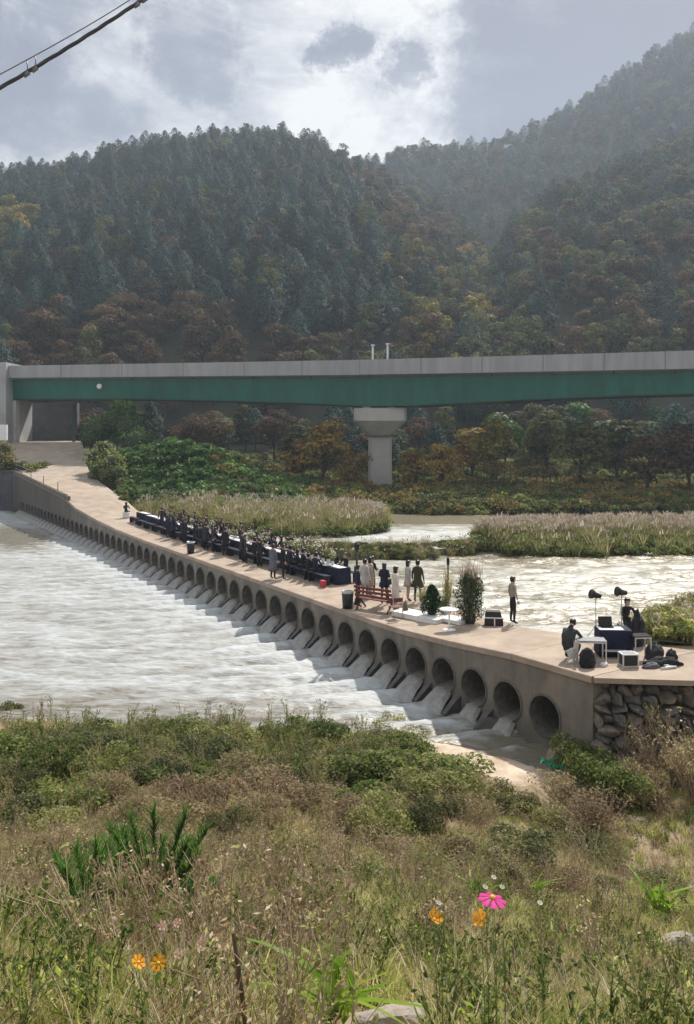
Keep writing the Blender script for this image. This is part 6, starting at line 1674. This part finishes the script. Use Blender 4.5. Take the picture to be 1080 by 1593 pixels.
leafy(820, 1400, 60, 'tall yellow-green sprig right of the pink flower', 8)
# flowers
def flower(px, py, d, size, m, label, petals=8, tilt=(-1.0, 0), group=None, name='cosmos_flower', cup=.25):
    head = at(px, py, d); gz = float(near_z(np.array(head.x), np.array(head.y))); root = empty(name, (head.x, head.y, gz), label=label, cat='flower', group=group); h = head.z - gz; r = size * d / F / 2
    mb = MB(); mb.tube([(.01, .02, -.02), (.012, .01, h * .5), (0, 0, h)], [.0016, .0014, .001], 5); mb.build('stem', M['greenstem'], root)
    e = Euler((tilt[0], tilt[1], 0)).to_matrix(); V = []; Fq = []
    for k in range(petals):
        a = 2 * PI * k / petals; w = 2 * PI / petals * .78; prof = ((.12, .3), (.5, .9), (.85, 1.0), (1.0, .72)); o = len(V)
        for rr, ww in prof:
            for sg in (-1, 0, 1):
                an = a + sg * w * ww * .5; q = rr * (1 - .05 * abs(sg)); V.append(e @ Vector((math.cos(an) * q * r, math.sin(an) * q * r, cup * r * rr ** 2 + .05 * r * (sg == 0))) + Vector((0, 0, h)))
        for j in range(3):
            for i in range(2): Fq.append((o + j * 3 + i, o + j * 3 + i + 1, o + j * 3 + i + 4, o + j * 3 + i + 3))
    V = np.array([list(v) for v in V]); link('petals', np_mesh('petals', V, np.array(Fq), [m], {'tint': ('FACE', RNG.random(len(Fq)))}), root)
    mb = MB(); c = e @ Vector((0, 0, .08 * r)); mb.ell(c + Vector((0, 0, h)), (r * .2, r * .2, r * .14), 8, 6); mb.build('flower_centre', M['yellowc'], root)
flower(766, 1397, 2.3, 45, M['pink'], 'vivid magenta pink cosmos flower in the right foreground', 8, (.0, .12), cup=-.2)
flower(675, 1430, 2.5, 25, M['orangef'], 'orange-yellow flower left below the pink cosmos', 6, (.35, .5), cup=.6)
flower(749, 1430, 2.5, 26, M['orangef'], 'orange-yellow flower directly below the pink cosmos', 7, (.5, -.7), cup=.5)
flower(215, 1497, 2.6, 24, M['orangef'], 'left one of the two orange flowers in the left foreground', 7, (.25, .6), cup=.2)
flower(247, 1498, 2.6, 26, M['orangef'], 'right one of the two orange flowers in the left foreground', 8, (.6, -.2), cup=.1)
for i, (x, y, s_) in enumerate(((253, 1440, 15), (276, 1436, 14), (278, 1484, 15), (312, 1467, 13), (316, 1458, 10), (266, 1508, 12))):
    flower(x, y, 2.9, s_, M['palepink'], ('leftmost upper', 'upper middle', 'middle lower', 'right lower', 'rightmost upper', 'lowest')[i] + ' of the small pale pink flowers above the orange ones', 6, (.8, .2 * i), 'small pale pink flowers')
for i, (x, y) in enumerate(((768, 1365), (755, 1380), (781, 1380), (840, 1405), (683, 1405))):
    flower(x, y, 2.35, 9, M['whitef'], ('small white seed flower topmost above the pink cosmos', 'small white seed flower left above the pink cosmos', 'small white seed flower right above the pink cosmos', 'small white flower to the right of the pink cosmos', 'small white flower above the left orange-yellow flower')[i], 7, (.3, .2), 'small white flowers by the cosmos', 'seed_flower')
# tall dark stalks on the right
for i, (x, y, h) in enumerate(((880, 1440, 130), (905, 1450, 150), (925, 1445, 165), (945, 1450, 140), (965, 1440, 120), (862, 1430, 100), (400, 1545, 120), (412, 1560, 150), (640, 1420, 110), (985, 1450, 130))):
    p = solve(x, y); me = weed_stalk(400 + i, h * p.y / F, 3, M['bushb'], .02, 30, M['stem'], .006)
    link('dry_stalk', me, None, p, label='tall dark dry stalk among the weeds of the right foreground' if x > 800 else ('tall dark dry stalk right of the wooden stake' if x < 500 else 'tall dark dry stalk left of the pink cosmos'), cat='dry weed', group='tall dry stalks in the foreground')

# guests standing between the seated ones on the river side
for i, px in enumerate((283, 300, 318, 341, 352, 371, 388, 408, 418, 452, 466, 478)):
    s = s_of_px(px, 3.7); m = (M['blackcloth'], M['darkblue'], M['charcoal'], M['olive'])[i % 4]
    person('fold' if i % 2 else 'stand', cw(s, 3.82, 0) , DOWN + (i % 5 - 2) * .3, m, M['denim'], 'guest in dark clothes standing on the river side of the long tables', 'guests standing behind the tables', hair='long' if i % 3 == 0 else 'short', h=.93)
